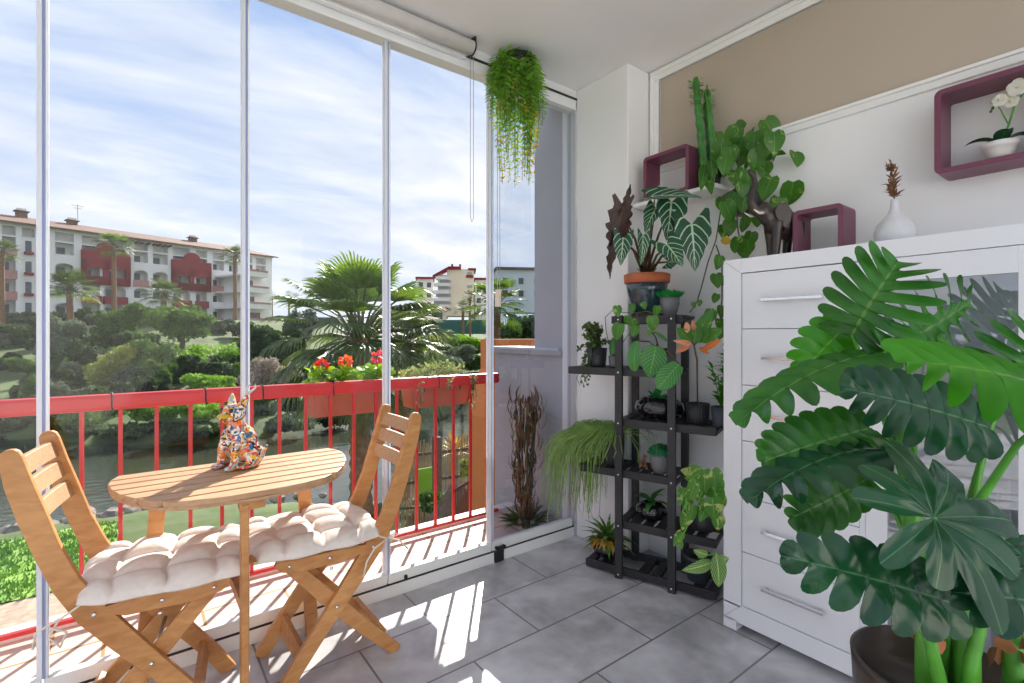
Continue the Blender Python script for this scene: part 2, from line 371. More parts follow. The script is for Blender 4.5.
def radial_leaf(mb, c, n, tip, Rm, nl=11, asp=1.0, bend=.35):
    c = Vector(c); n = Vector(n).normalized(); t = Vector(tip); t = (t-n*t.dot(n)).normalized(); s = t.cross(n)
    vs = [c]; uvs = [(0, .5)]; fs = []; K = nl*10; nr = 7
    for k in range(K+1):
        f = k/K; th = -PI*.96+2*PI*.96*f; a = (f*nl) % 1; lob = max(0, (math.sin(PI*a)-.25)/.75)**.5
        r = Rm*(.80+.20*math.cos(th))*(.56+.44*lob)*(1+.14*math.sin(5*th+1))
        for j in range(1, nr+1):
            q = j/nr; rr = r*q; z = -bend*rr*rr/Rm + .05*Rm*q*math.cos(2*PI*a)*.6 + .08*Rm*(1-abs(2*q-1))*abs(math.sin(th))
            vs.append(c+t*(rr*math.cos(th))+s*(rr*math.sin(th)*asp)+n*z); uvs.append(((a-.5)*2*(1 if lob else 0)*(.3+q), q))
    for k in range(K):
        b = 1+k*nr; fs.append((0, b, b+nr))
        for j in range(nr-1): fs.append((b+j, b+j+1, b+nr+j+1, b+nr+j))
    mb.add(vs, fs, uvs, True)
def arc(a, b, sag=0.0, n=8, up=Vector((0, 0, 1))):
    a = Vector(a); b = Vector(b); return [a.lerp(b, i/n)+up*(sag*4*(i/n)*(1-i/n)) for i in range(n+1)]
def rv(s=1): return Vector((R.uniform(-s, s), R.uniform(-s, s), R.uniform(-s, s)))

# ================================================================== ROOM
ZC = 2.665; XM = 2.295; XP = 2.107; YG = 2.152
b = MB(); b.box(-4.5, XM+.1, -.8, YG+.05, -.12, 0); struct(b.build('floor', M['floor'])); b = MB(); b.box(-4.5, XM+.1, -5.2, -.8, -.12, -.001); struct(b.build('floor_bounce', M['trimw']))  # white rear part is unseen, added to bounce sun indoors
b = MB(); b.box(-1.45, XM+.12, -.25, YG+.25, ZC, ZC+.16); struct(b.build('ceiling', M['ceil']))
b = MB(); b.box(XM, XM+.12, -5.2, 1.754, 0, 2.125); b.box(XM, XM+.12, 1.691, 1.754, 2.125, ZC); b.box(XM, XM+.12, -3.2, 1.691, 2.604, ZC)
struct(b.build('wall_right', M['wall']))
b = MB(); b.box(XM+.012, XM+.11, -3.2, 1.691, 2.125, 2.604); struct(b.build('wall_niche', M['beige']))
b = MB(); b.box(XP, XM+.12, 1.754, YG+.12, 0, ZC); struct(b.build('wall_pilaster', M['wall'], bevel=.006))
b = MB()                              # moulding round the niche: stepped profile
for o_, i_, t_ in ((.052, .0, .010), (.052, .028, .020)):
    b.box(XM-t_, XM+.01, -3.2, 1.691+o_-.001, 2.604+i_, 2.604+o_); b.box(XM-t_, XM+.01, 1.691+i_, 1.691+o_, 2.10, 2.6039+i_)
struct(b.build('trim_1', M['trimw'], bevel=.004))
b = MB(); b.box(XM-.014, XM+.012, -3.2, 1.691, 2.086, 2.125); b.box(XM-.022, XM+.012, -3.2, 1.691, 2.113, 2.127)
struct(b.build('trim_2', M['trimw'], bevel=.003))
b = MB(); b.box(-4.5, XM+.12, -5.3, -5.18, 0, 3.0); struct(b.build('wall_bounce', M['trimw']))  # unseen white wall added behind the camera as a sunlit fill reflector

# glazing: bottom track, header, joints
X0 = -1.42
b = MB(); b.box(X0, 2.092, YG-.004, YG+.07, 0, .056); struct(b.build('window_track', M['alu'], bevel=.002))
b = MB(); b.box(X0, 2.092, YG-.003, YG+.05, .056, .062); struct(b.build('window_gasket', M['blackp']))
b = MB(); b.box(X0, 2.106, YG-.01, YG+.07, 2.613, ZC); b.box(X0, 2.106, YG-.012, YG+.06, 2.546, 2.606); struct(b.build('window_header', M['alu'], bevel=.003))
b = MB(); b.box(1.34, 2.104, YG-.016, YG+.04, 2.604, 2.616); struct(b.build('window_header_gasket', M['blackp']))
b = MB(); b.box(2.094, 2.107, YG-.012, YG+.06, 0, 2.60); struct(b.build('window_jamb', M['sealw'], bevel=.003))
jn = [0, 0, -1.39, -.815, -.237, .339, .918, 1.495, 2.085]
for i in range(2, 8):
    a, c = jn[i], jn[i+1]
    w = thing('window_%d' % (i-1), 'frameless glass panel with white bottom rail, number from the left', 'window', ((a+c)/2, YG+.02, 0), kind='structure')
    w['label'] = 'frameless clear glass panel of the balcony glazing'; del w['category']
    hw = (c-a)/2
    q = MB(); q.box(-hw+.004, hw-.004, -.004, .004, .1, 2.55); q.build('glass_pane', M['pane2'] if i == 7 else M['pane'], w)
    q = MB(); q.box(-hw+.003, hw-.003, -.018, .016, .062, .108); q.build('bottom_rail', M['alu'], w, bevel=.002)
    q = MB(); q.box(-hw-.014, -hw-.001, -.016, .014, .108, 2.55); q.build('edge_seal', M['sealw'], w)
    q = MB(); q.box(-hw-.001, -hw+.008, -.012, .010, .108, 2.55); q.build('edge_seal', M['seal'], w)
    q = MB(); q.box(-hw+.008, -hw+.014, -.016, .014, .108, 2.55); q.build('edge_seal', M['sealw'], w)
lk = thing('floor_lock', 'black lock block at foot of glazing near the last glass panel', 'lock', (1.535, YG-.012, 0))
q = MB(); q.box(-.03, .03, -.002, .012, .002, .062); q.build('lock_body', M['blackp'], lk, bevel=.003)
q = MB(); q.box(-.03, .03, -.018, .0, .078, .088); q.tube([(-.022, -.018, .083), (-.022, .0, .083)], .009); q.tube([(.022, -.018, .083), (.022, .0, .083)], .009); q.build('lever', M['blackp'], lk)
q = MB(); q.box(.998, 1.012, YG-.008, YG+.004, .062, .082)
tag(q.build('track_stop', M['blackp'], bevel=.002), 'tiny black stop on the white bottom rail right of the right-hand chair', 'stop')

# roller blind
rb = thing('roller_blind', 'cream rolled-up roller blind under the ceiling above the glass', 'blind', (0, 2.075, 2.618))
q = MB(); q.tube([(-1.42, 0, 0), (1.32, 0, 0)], .034, 20); q.build('fabric_roll', M['blind'], rb)
q = MB(); q.tube([(1.32, 0, 0), (1.328, 0, 0)], .038, 20); q.box(1.318, 1.33, -.03, .05, .02, .046); q.build('bracket', M['blackp'], rb, bevel=.002)
q = MB(); q.box(-1.42, 1.31, .035, .06, -.036, .03); q.build('back_rail', M['alu'], rb)
for dx in (0, .018):
    q = MB(); q.tube([(1.325+dx, .02, -.02), (1.325+dx, .02, -.83)], .0016, 5); q.build('cord', M['steel'], rb)
q = MB(); q.tube([(1.325, .02, -.83), (1.334, .02, -.85), (1.343, .02, -.83)], .003, 6); q.build('cord_weight', M['whitepot'], rb)
pc = thing('pull_chain', 'blind chain with pale tensioner hanging beside the last glass panel', 'chain', (1.515, 2.12, 1.42))
q = MB(); q.tube([(-.008, 0, .02), (-.008, 0, 1.24)], .0016, 5); q.tube([(.008, 0, .02), (.008, 0, 1.24)], .0016, 5); q.build('chain', M['steel'], pc)
q = MB(); q.box(-.011, .011, -.01, .02, -.07, .02); q.build('tensioner', M['cord'], pc, bevel=.004)

# ================================================================== TABLE
tb = thing('folding_table', 'slatted half-round wooden balcony table against the glass', 'table', (.297, 1.9, 0))
def tab_x(y):                        # half width at world y
    pts = [(1.655, .02), (1.663, .11), (1.69, .20), (1.74, .26), (1.80, .30), (1.88, .338), (1.95, .358), (2.02, .368), (2.07, .364), (2.13, .342)]
    for i in range(len(pts)-1):
        if y <= pts[i+1][0]:
            t = (y-pts[i][0])/(pts[i+1][0]-pts[i][0]); return pts[i][1]+(pts[i+1][1]-pts[i][1])*t
    return pts[-1][1]
N = 7; wd = (2.13-1.66)/N
for k in range(N):
    a = 1.66+k*wd+(.006 if k else 0); c = 1.66+(k+1)*wd-.006; ys = [a+(c-a)*i/6 for i in range(7)]
    poly = [(tab_x(y), y-1.9) for y in ys] + [(-tab_x(y), y-1.9) for y in reversed(ys)]
    q = MB(); q.extrude(poly, .712, .73, lambda u, v, w: Vector((u, v, w))); q.build('slat', M['woodt'], tb, bevel=.0025)
q = MB(); ys = [1.655+i*(2.13-1.655)/24 for i in range(25)]
cl = [(tab_x(y)*.97, (y-1.9)*.97) for y in reversed(ys)] + [(-tab_x(y)*.97, (y-1.9)*.97) for y in ys]
q.strip(cl, .018, .703, .7125, lambda u, v, w: Vector((u, v, w))); q.build('rim', M['woodt'], tb, bevel=.002)
for x in (-.20, .0, .24):
    q = MB(); q.box(x-.02, x+.02, 1.70-1.9 if x == 0 else 1.79-1.9, .22, .682, .711); q.build('cross_rail', M['wood'], tb, bevel=.003)
q = MB(); q.strip([(-.232, .70), (-.262, .3), (-.29, 0)], .046, .17, .195, lambda u, v, w: Vector((u, w, v))); q.build('leg', M['wood'], tb, bevel=.003)
q = MB(); q.strip([(.232, .70), (.252, .3), (.268, 0)], .046, .17, .195, lambda u, v, w: Vector((u, w, v))); q.build('leg', M['wood'], tb, bevel=.003)
q = MB(); q.box(-.045, -.024, -.225, -.185, 0, .69); q.build('leg', M['wood'], tb, bevel=.003)
q = MB(); q.box(-.255, .255, .150, .170, .355, .395); q.box(-.045, -.022, -.19, .16, .36, .395); q.build('stretcher', M['wood'], tb, bevel=.003)
q = MB(); q.box(-.05, .02, -.222, -.18, .672, .70); q.build('leg_block', M['wood'], tb, bevel=.003)

# ================================================================== CHAIRS (local: +x forward, origin under the rear bolt)
def make_chair(label, loc, rz):
    t = thing('folding_chair', label, 'chair', loc, rz, 'folding wooden chairs at the balcony table')
    fn = lambda u, v, w: Vector((u, w, v)); W = .155
    post = [(-.1785, .9015), (-.1775, .898), (-.1755, .891), (-.172, .878), (-.157, .81), (-.130, .72), (-.098, .62), (-.058, .52), (-.008, .435), (.055, .35), (.13, .254), (.20, .165), (.262, .085), (.318, 0)]
    pw = [.010, .028, .041, .047, .056, .060, .058, .062, .070, .064, .056, .052, .050, .048]
    for s in (-1, 1):
        a, c = sorted((s*W, s*(W-.021)))
        q = MB(); q.strip(post, pw, a, c, fn)
        q.build('back_post', M['wood'], t, bevel=.003)
        a, c = sorted((s*(W-.024), s*(W-.044)))
        q = MB(); q.strip([(.275, .425), (.13, .254), (.06, .175), (-.02, .09), (-.105, 0)], [.045, .052, .052, .048, .042], a, c, fn); q.build('leg', M['wood'], t, bevel=.003)
        a, c = sorted((s*(W-.045), s*(W-.066))) if False else sorted((s*(W+.001), s*(W-.018)))
        q = MB(); q.strip([(.012, .424), (.05, .430), (.25, .432), (.30, .440), (.325, .452)], [.028, .048, .050, .042, .022], *sorted((s*(W-.0005), s*(W-.0205))), fn) if False else q.strip([(.02, .436), (.07, .430), (.24, .431), (.30, .440), (.328, .452)], [.018, .044, .046, .038, .016], a, c, fn)
        q.build('seat_rail', M['wood'], t, bevel=.003)
        for (x, z) in ((0, .43), (.155, .432), (.285, .438), (.13, .254), (.15, .395)):
            q = MB(); q.lathe([(0, .004), (.0035, .0035), (.006, .001), (.0065, 0)], 12, M=Matrix.Rotation(-s*PI/2, 4, 'X'), c=(x, s*(W+.0015), z)); q.build('bolt', M['chrome'], t)
    for (x, z) in ((-.160, .846), (-.144, .784), (-.124, .720)):
        q = MB(); cl = [(x-.006*(1-(i/5-1)**2), (i/5-1)*(W-.02)) for i in range(11)]
        q.strip(cl, .013, z-.024, z+.024, lambda u, v, w: Vector((u+(w-z)*-.28, v, w))); q.build('back_slat', M['woodt'], t, bevel=.002)
    for k in range(5):
        x = -.005+k*.068; q = MB(); q.box(x, x+.058, -W+.003, W-.003, .455, .469); q.build('seat_slat', M['wood'], t, bevel=.003)
    q = MB(); q.strip([(.245, .075), (.235, .135)], .018, -W+.02, W-.02, fn); q.build('stretcher', M['wood'], t, bevel=.002)
    q = MB(); q.strip([(-.065, .075), (-.03, .125)], .018, -W+.044, W-.044, fn); q.build('stretcher', M['wood'], t, bevel=.002)
    q = MB(); q.tube([(.13, -W+.02, .254), (.13, W-.02, .254)], .006, 8); q.build('pivot_rod', M['steel'], t)
    return t
LC = ((-.068, 1.943, 0), math.radians(-9)); RC = ((.689, 1.905, 0), PI)
make_chair('folding wooden chair on the left, seen with its back to the left edge', *LC)
make_chair('folding wooden chair to the right of the table, backrest towards the plants', *RC)

def make_cushion(label, cl, rz, x0, x1, hw, z0, tilt, seed):
    mt = Matrix.Translation(cl) @ Matrix.Rotation(rz, 4, 'Z')
    rr = random.Random(seed); n = 72; T = .048; cx, hx = (x0+x1)/2, (x1-x0)/2
    t = thing('seat_cushion', label, 'cushion', mt @ Vector((cx, 0, z0)), rz, 'beige tufted seat cushions')
    jit = [[rr.uniform(.75, 1.2) for _ in range(8)] for _ in range(8)]
    def P3(i, j, top):
        u = -1+2*i/n; v = -1+2*j/n
        u = math.sin(u*PI/2)*.35+u*.65; v = math.sin(v*PI/2)*.35+v*.65
        su = math.copysign(abs(u)**.93, u); x = su*hx; y = v*hw
        k = 1-.055*(u*u)*(v*v)*2; x *= k; y *= k
        e = max(0, (1-abs(u)**6)*(1-abs(v)**6))**.40
        pu = abs(math.sin((u*.93+1)*PI/2*4)); pv = abs(math.sin((v*.93+1)*PI/2*4))
        tuft = (min(pu, 1)*min(pv, 1))**.34; seam = min(pu, pv)**.45
        wr = .004*math.sin(40*u+rr2[0])*max(0, abs(v)-.8)*5 + .004*math.sin(38*v+rr2[1])*max(0, abs(u)-.8)*5
        jj = jit[min(7, int((u+1)*2))][min(7, int((v+1)*2))]
        h = T*e*(.34+.66*(.4*seam+.6*tuft)*jj) + wr*e
        z = h if top else -.32*T*e*(.6+.4*seam)
        z += tilt*(x/hx)*.02 - .010*v*v
        return Vector((x + .006*math.sin(9*v+seed), y+.005*math.sin(8*u+seed), z+.018))
    rr2 = (rr.random()*6, rr.random()*6)
    q = MB(); vs = [P3(i, j, True) for i in range(n+1) for j in range(n+1)]; fs = [(i*(n+1)+j, (i+1)*(n+1)+j, (i+1)*(n+1)+j+1, i*(n+1)+j+1) for i in range(n) for j in range(n)]
    vb = [P3(i, j, False) for i in range(n+1) for j in range(n+1)]; o = len(vs)
    fb = [(o+a, o+d, o+c, o+b_) for (a, b_, c, d) in fs]
    q.add(vs+vb, fs+fb, sm=True); q.build('pad', M['cush'], t)
    return t, mt
lc, lm = make_cushion('beige tufted cushion on the left chair seat', LC[0], LC[1], -.060, .385, .208, .468, 0, 3)
rc, rm = make_cushion('beige tufted cushion on the right chair seat', RC[0], RC[1], -.045, .400, .195, .468, .3, 5)
def ties(c, pts):
    q = MB()
    for p in pts: q.tube(p, .0032, 6)
    q.build('tie_cord', M['cord'], c)
ties(rc, [[(.155, .16, .0), (.185, .175, -.015), (.205, .182, -.02)][:0] or [(-.18, .165, .01), (-.21, .175, -.005), (-.235, .17, -.02), (-.225, .14, -.01)],
          [(-.225, .176, -.01), (-.17, .188, -.03), (-.14, .19, -.07), (-.13, .186, -.12)], [(-.225, .176, -.008), (-.27, .18, -.03), (-.31, .165, -.075)],
          [(-.23, .176, -.008), (-.25, .185, .008), (-.262, .18, -.006), (-.235, .176, -.012)]])
ties(lc, [[(-.175, -.165, .01), (-.21, -.178, -.01), (-.235, -.180, -.025)], [(-.23, -.178, -.02), (-.28, -.17, -.05), (-.285, -.17, -.09)], [(-.23, -.178, -.02), (-.255, -.165, -.07), (-.23, -.17, -.10), (-.215, -.178, -.06), (-.25, -.176, -.04)]])

# ================================================================== CAT FIGURE on the table
cf = thing('animal_figurine', 'multicoloured painted ceramic sitting animal on the wooden table', 'figurine', (.300, 2.02, .7295), math.radians(-152))
q = MB()                              # local: faces +x, z up
q.ell((-.01, 0, .075), (.052, .055, .075)); q.ell((.012, 0, .125), (.036, .040, .05)); q.ell((.02, 0, .160), (.027, .030, .035))
q.ell((.030, .006, .196), (.042, .040, .034)); q.ell((.066, .014, .184), (.030, .021, .017)); q.ell((.090, .018, .186), (.010, .009, .008))
for s in (-1, 1):
    q.tube([(.025, s*.030, .13), (.045, s*.033, .07), (.050, s*.034, .012)], [.019, .016, .014], 10); q.ell((.062, s*.036, .010), (.026, .016, .011))
    q.ell((-.02, s*.048, .04), (.042, .020, .040)); q.ell((.018, s*.062, .011), (.035, .016, .011))
    q.tube([(.015, s*.024, .215), (.006, s*.036, .243), (.002, s*.042, .262)], [.018, .012, .004], 8)
q.tube([(-.055, 0, .02), (-.085, .01, .03), (-.095, .02, .06)], [.012, .010, .007], 8)
q.build('body', M['graf'], cf, remesh=.0042)
q = MB(); q.ell((.072, .015, .190), (.0255, .0205, .0115)); q.build('muzzle_paint', flat('yellow_glaze', (.62, .42, .02), .2), cf)
for s in (-1, 1): q = MB(); q.ell((.062, .012+s*.024, .210), (.008, .006, .008)); q.build('eye', M['gloss'], cf)
q = MB(); q.tube([(.002, .040, .262), (.012, .05, .285), (.0, .055, .30)], [.006, .004, .001], 6); q.tube([(.004, .045, .262), (-.01, .065, .283), (.0, .078, .30)], [.005, .004, .001], 6); q.build('whisker_tuft', M['extw'], cf)

# ================================================================== CABINET
XF = 1.947; CT = 1.510
cb = thing('highboard', 'tall white cabinet with drawers and a glass door along the right wall', 'cabinet', (XF, 1.118, 0))
CL = 1.72                             # length along -y
def cbox(x0, x1, y0, y1, z0, z1): return (x0, x1, -y1, -y0, z0, z1)
q = MB(); q.box(*cbox(.0, .345, 0, .075, .10, CT)); q.box(*cbox(0, .345, CL-.075, CL, .10, CT)); q.box(*cbox(0.0, .345, .075, CL-.075, CT-.058, CT))
q.box(*cbox(0, .345, 0, CL, .035, .108)); q.box(*cbox(.30, .345, .075, CL-.075, .1, CT-.058)); q.box(*cbox(.004, .30, .486, .503, .108, CT-.058)); q.build('carcass', M['cab'], cb, bevel=.0015)
for fa in ((0, .05, 0, .055), (.3, .345, 0, .055), (0, .05, CL-.055, CL), (.3, .345, CL-.055, CL)): q = MB(); q.box(*cbox(*fa, 0, .04)); q.build('foot', M['cab'], cb)
q = MB()                               # mitre joints of the front frame
for a, c in (((-.0006, -.001, CT-.001), (-.0006, -.0745, CT-.058)), ((-.0006, -.001, .036), (-.0006, -.0745, .108))): q = MB(); q.tube([a, c], .0008, 4); q.build('mitre_joint', M['steel'], cb)
zs = [1.450, 1.226, 1.001, .777, .551, .329, .110]
for i in range(6):
    q = MB(); q.box(*cbox(.003, .022, .0785, .4855, zs[i+1]+.0015, zs[i]-.0015)); d = q.build('drawer', M['cab'], cb, bevel=.0015)
    zc = (zs[i]+zs[i+1])/2 if i > 4 else (zs[i]+zs[i+1])/2
    q = MB(); q.box(-.026, -.018, -.382, -.166, zc-.006, zc+.006)
    for y in (-.18, -.368): q.box(-.02, .004, y-.005, y+.005, zc-.005, zc+.005)
    q.build('handle', M['chrome'], d, bevel=.0015)
q = MB(); q.box(*cbox(.03, .032, .0785, .4855, .11, 1.45)); q.build('inner_back', M['steel'], cb)
def gdoor(y0, y1):
    q = MB(); s = .060; q.box(*cbox(.003, .022, y0, y0+s, .11, 1.45)); q.box(*cbox(.003, .022, y1-s, y1, .11, 1.45))
    q.box(*cbox(.003, .022, y0+s, y1-s, 1.375, 1.45)); q.box(*cbox(.003, .022, y0+s, y1-s, .11, .17)); d = q.build('door', M['cab'], cb, bevel=.0015)
    q = MB(); q.box(*cbox(.010, .014, y0+s, y1-s, .17, 1.375)); q.build('glass', M['cabglass'], d)
    return d
gdoor(.5035, .925); gdoor(.928, 1.35)
q = MB(); q.box(*cbox(.05, .295, .505, 1.60, .108, .112)); q.box(*cbox(.05, .295, .505, 1.60, .55, .562)); q.box(*cbox(.05, .295, .505, 1.60, .97, .982)); q.build('shelf', M['cabin'], cb)
# added ribbed white box standing in for a reflection in the glass
rbx = thing('reflection_box', 'white ribbed box standing in for a reflection in the cabinet glass', 'box', (XF+.17, .42, .562))
q = MB(); q.box(-.07, .07, -.12, .12, 0, .19)
for k in range(13): q.tube([(-.071, -.11+k*.0185, .01), (-.071, -.11+k*.0185, .18)], .006, 8)
q.build('box_body', M['whitepot'], rbx)

# ================================================================== CUBE SHELVES
def cube(label, x0, x1, y0, y1, z0, z1, cat='shelf'):
    t = .018; r = .014
    def rr(y0, y1, z0, z1, r):
        pts = []
        for cy, cz, a0 in ((y1-r, z1-r, 0), (y0+r, z1-r, 90), (y0+r, z0+r, 180), (y1-r, z0+r, 270)):
            for k in range(5): a = math.radians(a0+k*22.5); pts.append((cy+r*math.cos(a)-y0i, cz+r*math.sin(a)-z0i))
        return pts
    y0i, z0i = (y0+y1)/2, z0
    o = rr(y0, y1, z0, z1, r+.006); i = rr(y0+t, y1-t, z0+t, z1-t, .008); n = len(o)
    vs = [Vector((0, *p)) for p in o]+[Vector((0, *p)) for p in i]+[Vector((x1-x0, *p)) for p in o]+[Vector((x1-x0, *p)) for p in i]
    fs = []
    for k in range(n):
        j = (k+1) % n; fs += [(k, j, n+j, n+k), (2*n+k, 3*n+k, 3*n+j, 2*n+j), (k, 2*n+k, 2*n+j, j), (n+k, n+j, 3*n+j, 3*n+k)]
    q = MB(); q.add(vs, fs); ob = q.build('cube_shelf', M['purple'], bevel=.0012); ob.location = (x0, y0i, z0i); return tag(ob, label, cat, 'aubergine cube frames')
cube('medium aubergine cube frame standing on the small white wall shelf', 2.135, 2.255, 1.405, 1.675, 1.907, 2.135)
cube('smallest aubergine cube frame standing on the white cabinet', 2.10, 2.225, .733, .912, CT, 1.697)
cube('large aubergine cube frame fixed high on the wall at right', 2.165, XM-.001, .17, .483, 1.745, 2.030)
q = MB(); q.box(2.13, XM-.001, 1.26, 1.735, 1.885, 1.905); tag(q.build('wall_shelf', M['trimw'], bevel=.002), 'small white floating wall shelf holding the cactus', 'shelf')

# vase
vs_ = thing('bottle_vase', 'grey-white rounded vase with thin neck on the cabinet', 'vase', (2.12, .582, CT))
prof = [(.03, 0), (.046, .006), (.058, .03), (.060, .05), (.052, .078), (.036, .098), (.020, .115), (.0125, .135), (.011, .160), (.0125, .166), (.010, .166), (.009, .150)]
q = MB(); q.lathe(prof, 36); q.build('vase_body', M['vase'], vs_)
df = thing('dried_flower', 'brown dried flower sprig standing in the grey-white vase', 'flower', (2.12, .582, CT+.15))
q = MB(); q.tube([(0, 0, 0), (.002, .0, .06), (0, .01, .135)], .002, 6); q.build('stem', M['straw'], df)
q = MB()
for k in range(70):
    z = R.uniform(.02, .10); a = R.random()*2*PI; d = Vector((math.cos(a), math.sin(a), R.uniform(.5, 1.6))); leaf(q, (0, z*.07, z), d, rv(), R.uniform(.02, .045), .007, W_lance, .8, .3, 1, 4)
for k in range(40): leaf(q, Vector((0, .012, .135))+rv(.012), rv(), rv(), .02, .008, W_lance, .8, .3, 1, 4)
q.build('flower_head', M['straw'], df)

# elephant, trunk raised; local +x forward
el = thing('elephant_figurine', 'dark carved wooden elephant with raised trunk on the cabinet', 'figurine', (2.115, .965, CT), math.radians(155)); el.scale = (1, 1, 1.08)
q = MB()
q.ell((-.02, 0, .135), (.075, .045, .058)); q.ell((-.055, 0, .13), (.045, .042, .05)); q.ell((.03, 0, .15), (.045, .040, .052))
q.ell((.078, 0, .180), (.036, .030, .038)); q.ell((.062, 0, .165), (.035, .030, .04))
q.tube([(.095, 0, .175), (.125, 0, .185), (.138, 0, .215), (.130, 0, .250), (.118, 0, .285), (.128, 0, .315), (.150, 0, .330)], [.024, .020, .017, .015, .013, .011, .009], 12)
for (x, y, dx) in ((.035, .026, .012), (.030, -.026, -.008), (-.065, .026, -.006), (-.060, -.026, .010)):
    q.tube([(x, y, .14), (x+dx*.5, y, .07), (x+dx, y*1.02, .02), (x+dx, y*1.02, 0)], [.026, .018, .016, .019], 12)
q.tube([(-.095, 0, .15), (-.105, 0, .12), (-.103, 0, .07)], [.008, .005, .004], 6)
q.build('body', M['eleph'], el, remesh=.005)
for s in (-1, 1):
    q = MB(); cl = [(.060, .175), (.045, .205), (.015, .205), (-.005, .175), (.0, .135), (.022, .112), (.040, .13), (.055, .155)]
    q.extrude(cl, 0, .006, lambda u, v, w, s=s: Vector((u, s*(.034+w+abs(.06-u)*.30), v))); q.build('ear', M['eleph'], el, bevel=.002)
    q = MB(); q.tube([(.092, s*.018, .172), (.122, s*.026, .168), (.148, s*.028, .180)], [.006, .005, .0015], 8); q.build('tusk', M['ivory'], el)
# orchid in the large cube
orc = thing('orchid', 'white orchid in ribbed white pot inside the large aubergine frame', 'orchid', (2.225, .330, 1.763))
q = MB(); q.lathe([(.026, 0), (.034, .02), (.041, .042), (.044, .043), (.046, .058), (.042, .059), (.038, .048)], 32, flute=.006, nf=16); q.build('pot', M['whitepot'], orc)
q = MB()
for a in (100, 200, 310, 20): leaf(q, (0, 0, .05), (math.cos(math.radians(a))*.7, math.sin(math.radians(a))*.8, .8), (0, 0, 1), .095, .045, W_ovate, 1.3, .3)
q.build('leaf', M['philod'], orc)
q = MB(); q.tube([(0, 0, .05), (.0, -.02, .11), (-.005, -.035, .17), (-.01, -.06, .205), (-.01, -.09, .215)], .0032, 6); q.tube([(0, -.02, .11), (-.01, .0, .17), (-.012, .02, .195)], .002, 6); q.build('stem', M['stemg'], orc)
for (x, y, z, s) in ((-.03, -.045, .212, 1.2), (-.025, -.004, .188, .9), (-.032, -.085, .20, 1.1), (-.02, -.03, .175, .8)):
    q = MB(); c = Vector((x, y, z))
    for k in range(5):
        a = 2*PI*k/5+.3; leaf(q, c, (-.25, math.cos(a), math.sin(a)), (-1, 0, 0), .024*s, .023*s, W_round, .5, .1)
    q.ell(c+Vector((-.006, 0, 0)), (.005, .005, .004)); q.build('blossom', M['white_petal'], orc)
q = MB()
for k in range(5): q.ell((-.01, .02-.004*k, .165+.008*k), (.004, .004, .005))
q.build('bud', M['lt_green'], orc)
# ================================================================== PLANT STAND
SA = Vector((1.906, 1.643, 0)); SD = Vector((.342, -.940, 0)).normalized(); SN = Vector((.940, .342, 0)).normalized()
SRZ = math.atan2(SD.y, SD.x)
ps = thing('plant_stand', 'black slatted wooden plant stand in the corner by the glass', 'plant stand', SA, SRZ)
def S(u, w, z): return SA+SD*u+SN*w+Vector((0, 0, z))          # local y = +w? (SD x up) -> check sign below
SGN = 1 if Vector((-SD.y, SD.x, 0)).dot(SN) > 0 else -1
def sbox(q, u0, u1, w0, w1, z0, z1):
    a, c = sorted((w0*SGN, w1*SGN)); q.box(u0, u1, a, c, z0, z1)
PW = .036; DP = .243
for (u, w) in ((0, 0), (.258, 0), (0, DP), (.258, DP)):
    q = MB(); sbox(q, u-PW/2, u+PW/2, w-.012, w+.012, 0, 1.30); q.build('post', M['stand'], ps, bevel=.002)
levels = [(-.185, .45, .030), (-.02, .45, .262), (-.225, .275, .514), (-.02, .45, .767), (-.285, .275, 1.018), (-.045, .305, 1.278)]
for (u0, u1, z) in levels:
    q = MB(); hb = .019
    sbox(q, u0, u1, .0125, .030, z-hb, z+hb); sbox(q, u0, u1, DP-.030, DP-.0125, z-hb, z+hb)
    k = u0+.004; gap = .064 if z > .1 else .0
    if z > .1:
        while k < u1-.03: sbox(q, k, k+.042, .0305, DP-.0305, z+.004, z+.018); k += .0625
        sbox(q, u0, u0+.012, .0305, DP-.0305, z-hb, z+.003); sbox(q, u1-.012, u1, .0305, DP-.0305, z-hb, z+.003)
    else:
        for k in (u0, u0+.075, .085, .15, u1-.105, u1-.04): sbox(q, k, k+.042, .0305, DP-.0305, z-.004, z+.014)
    q.build('shelf', M['stand'], ps, bevel=.002)
for (u, w, zz) in ((0, 0, (.010, .262, .514, .767, 1.018, 1.278)), (.258, 0, (.010, .262, .514, .767, 1.018, 1.278)), (0, DP, (.03,)), (.258, DP, (.03, .262, 1.018))):
    for z in zz:
        z = max(z, .022); y = (w-.0122)*SGN
        q = MB(); q.lathe([(0, .003), (.004, .0025), (.006, 0)], 12, M=Matrix.Rotation(SGN*PI/2, 4, 'X'), c=(u, y, z)); q.build('bolt', M['chrome'], ps)
TOP = {1: .0455, 2: .281, 3: .533, 4: .786, 5: 1.037, 6: 1.297}

# ------------------------------------------------------------------ generic plants
def pot_prof(r, h, k=.82, rim=.0): 
    p = [(r*k*.96, 0), (r*k, .004), (r, h-rim)]
    if rim: p += [(r*1.10, h-rim), (r*1.12, h)]
    else: p += [(r, h)]
    e = p[-1][0]; return p+[(e*.90, h), (e*.86, h-.012), (r*.86, h-.018)]
def soil(par, r, z): q = MB(); q.lathe([(0, z+.002), (r*.5, z+.004), (r*.9, z)], 20); q.build('soil', M['soil'], par)
def pot(par, r, h, mat, k=.82, rim=0, flute=0, nf=20):
    q = MB(); q.lathe(pot_prof(r, h, k, rim), 40 if not flute else 120, flute=flute, nf=nf); q.build('pot', mat, par); soil(par, r*.9, h-.02)
def plant(name, label, cat, loc, group=None, rz=0): return thing(name, label, cat, loc, rz, group)
def stems(par, ls, mat, name='stem', r=.003, n=6):
    q = MB()
    for l in ls: q.tube(l, r, n)
    q.build(name, mat, par)
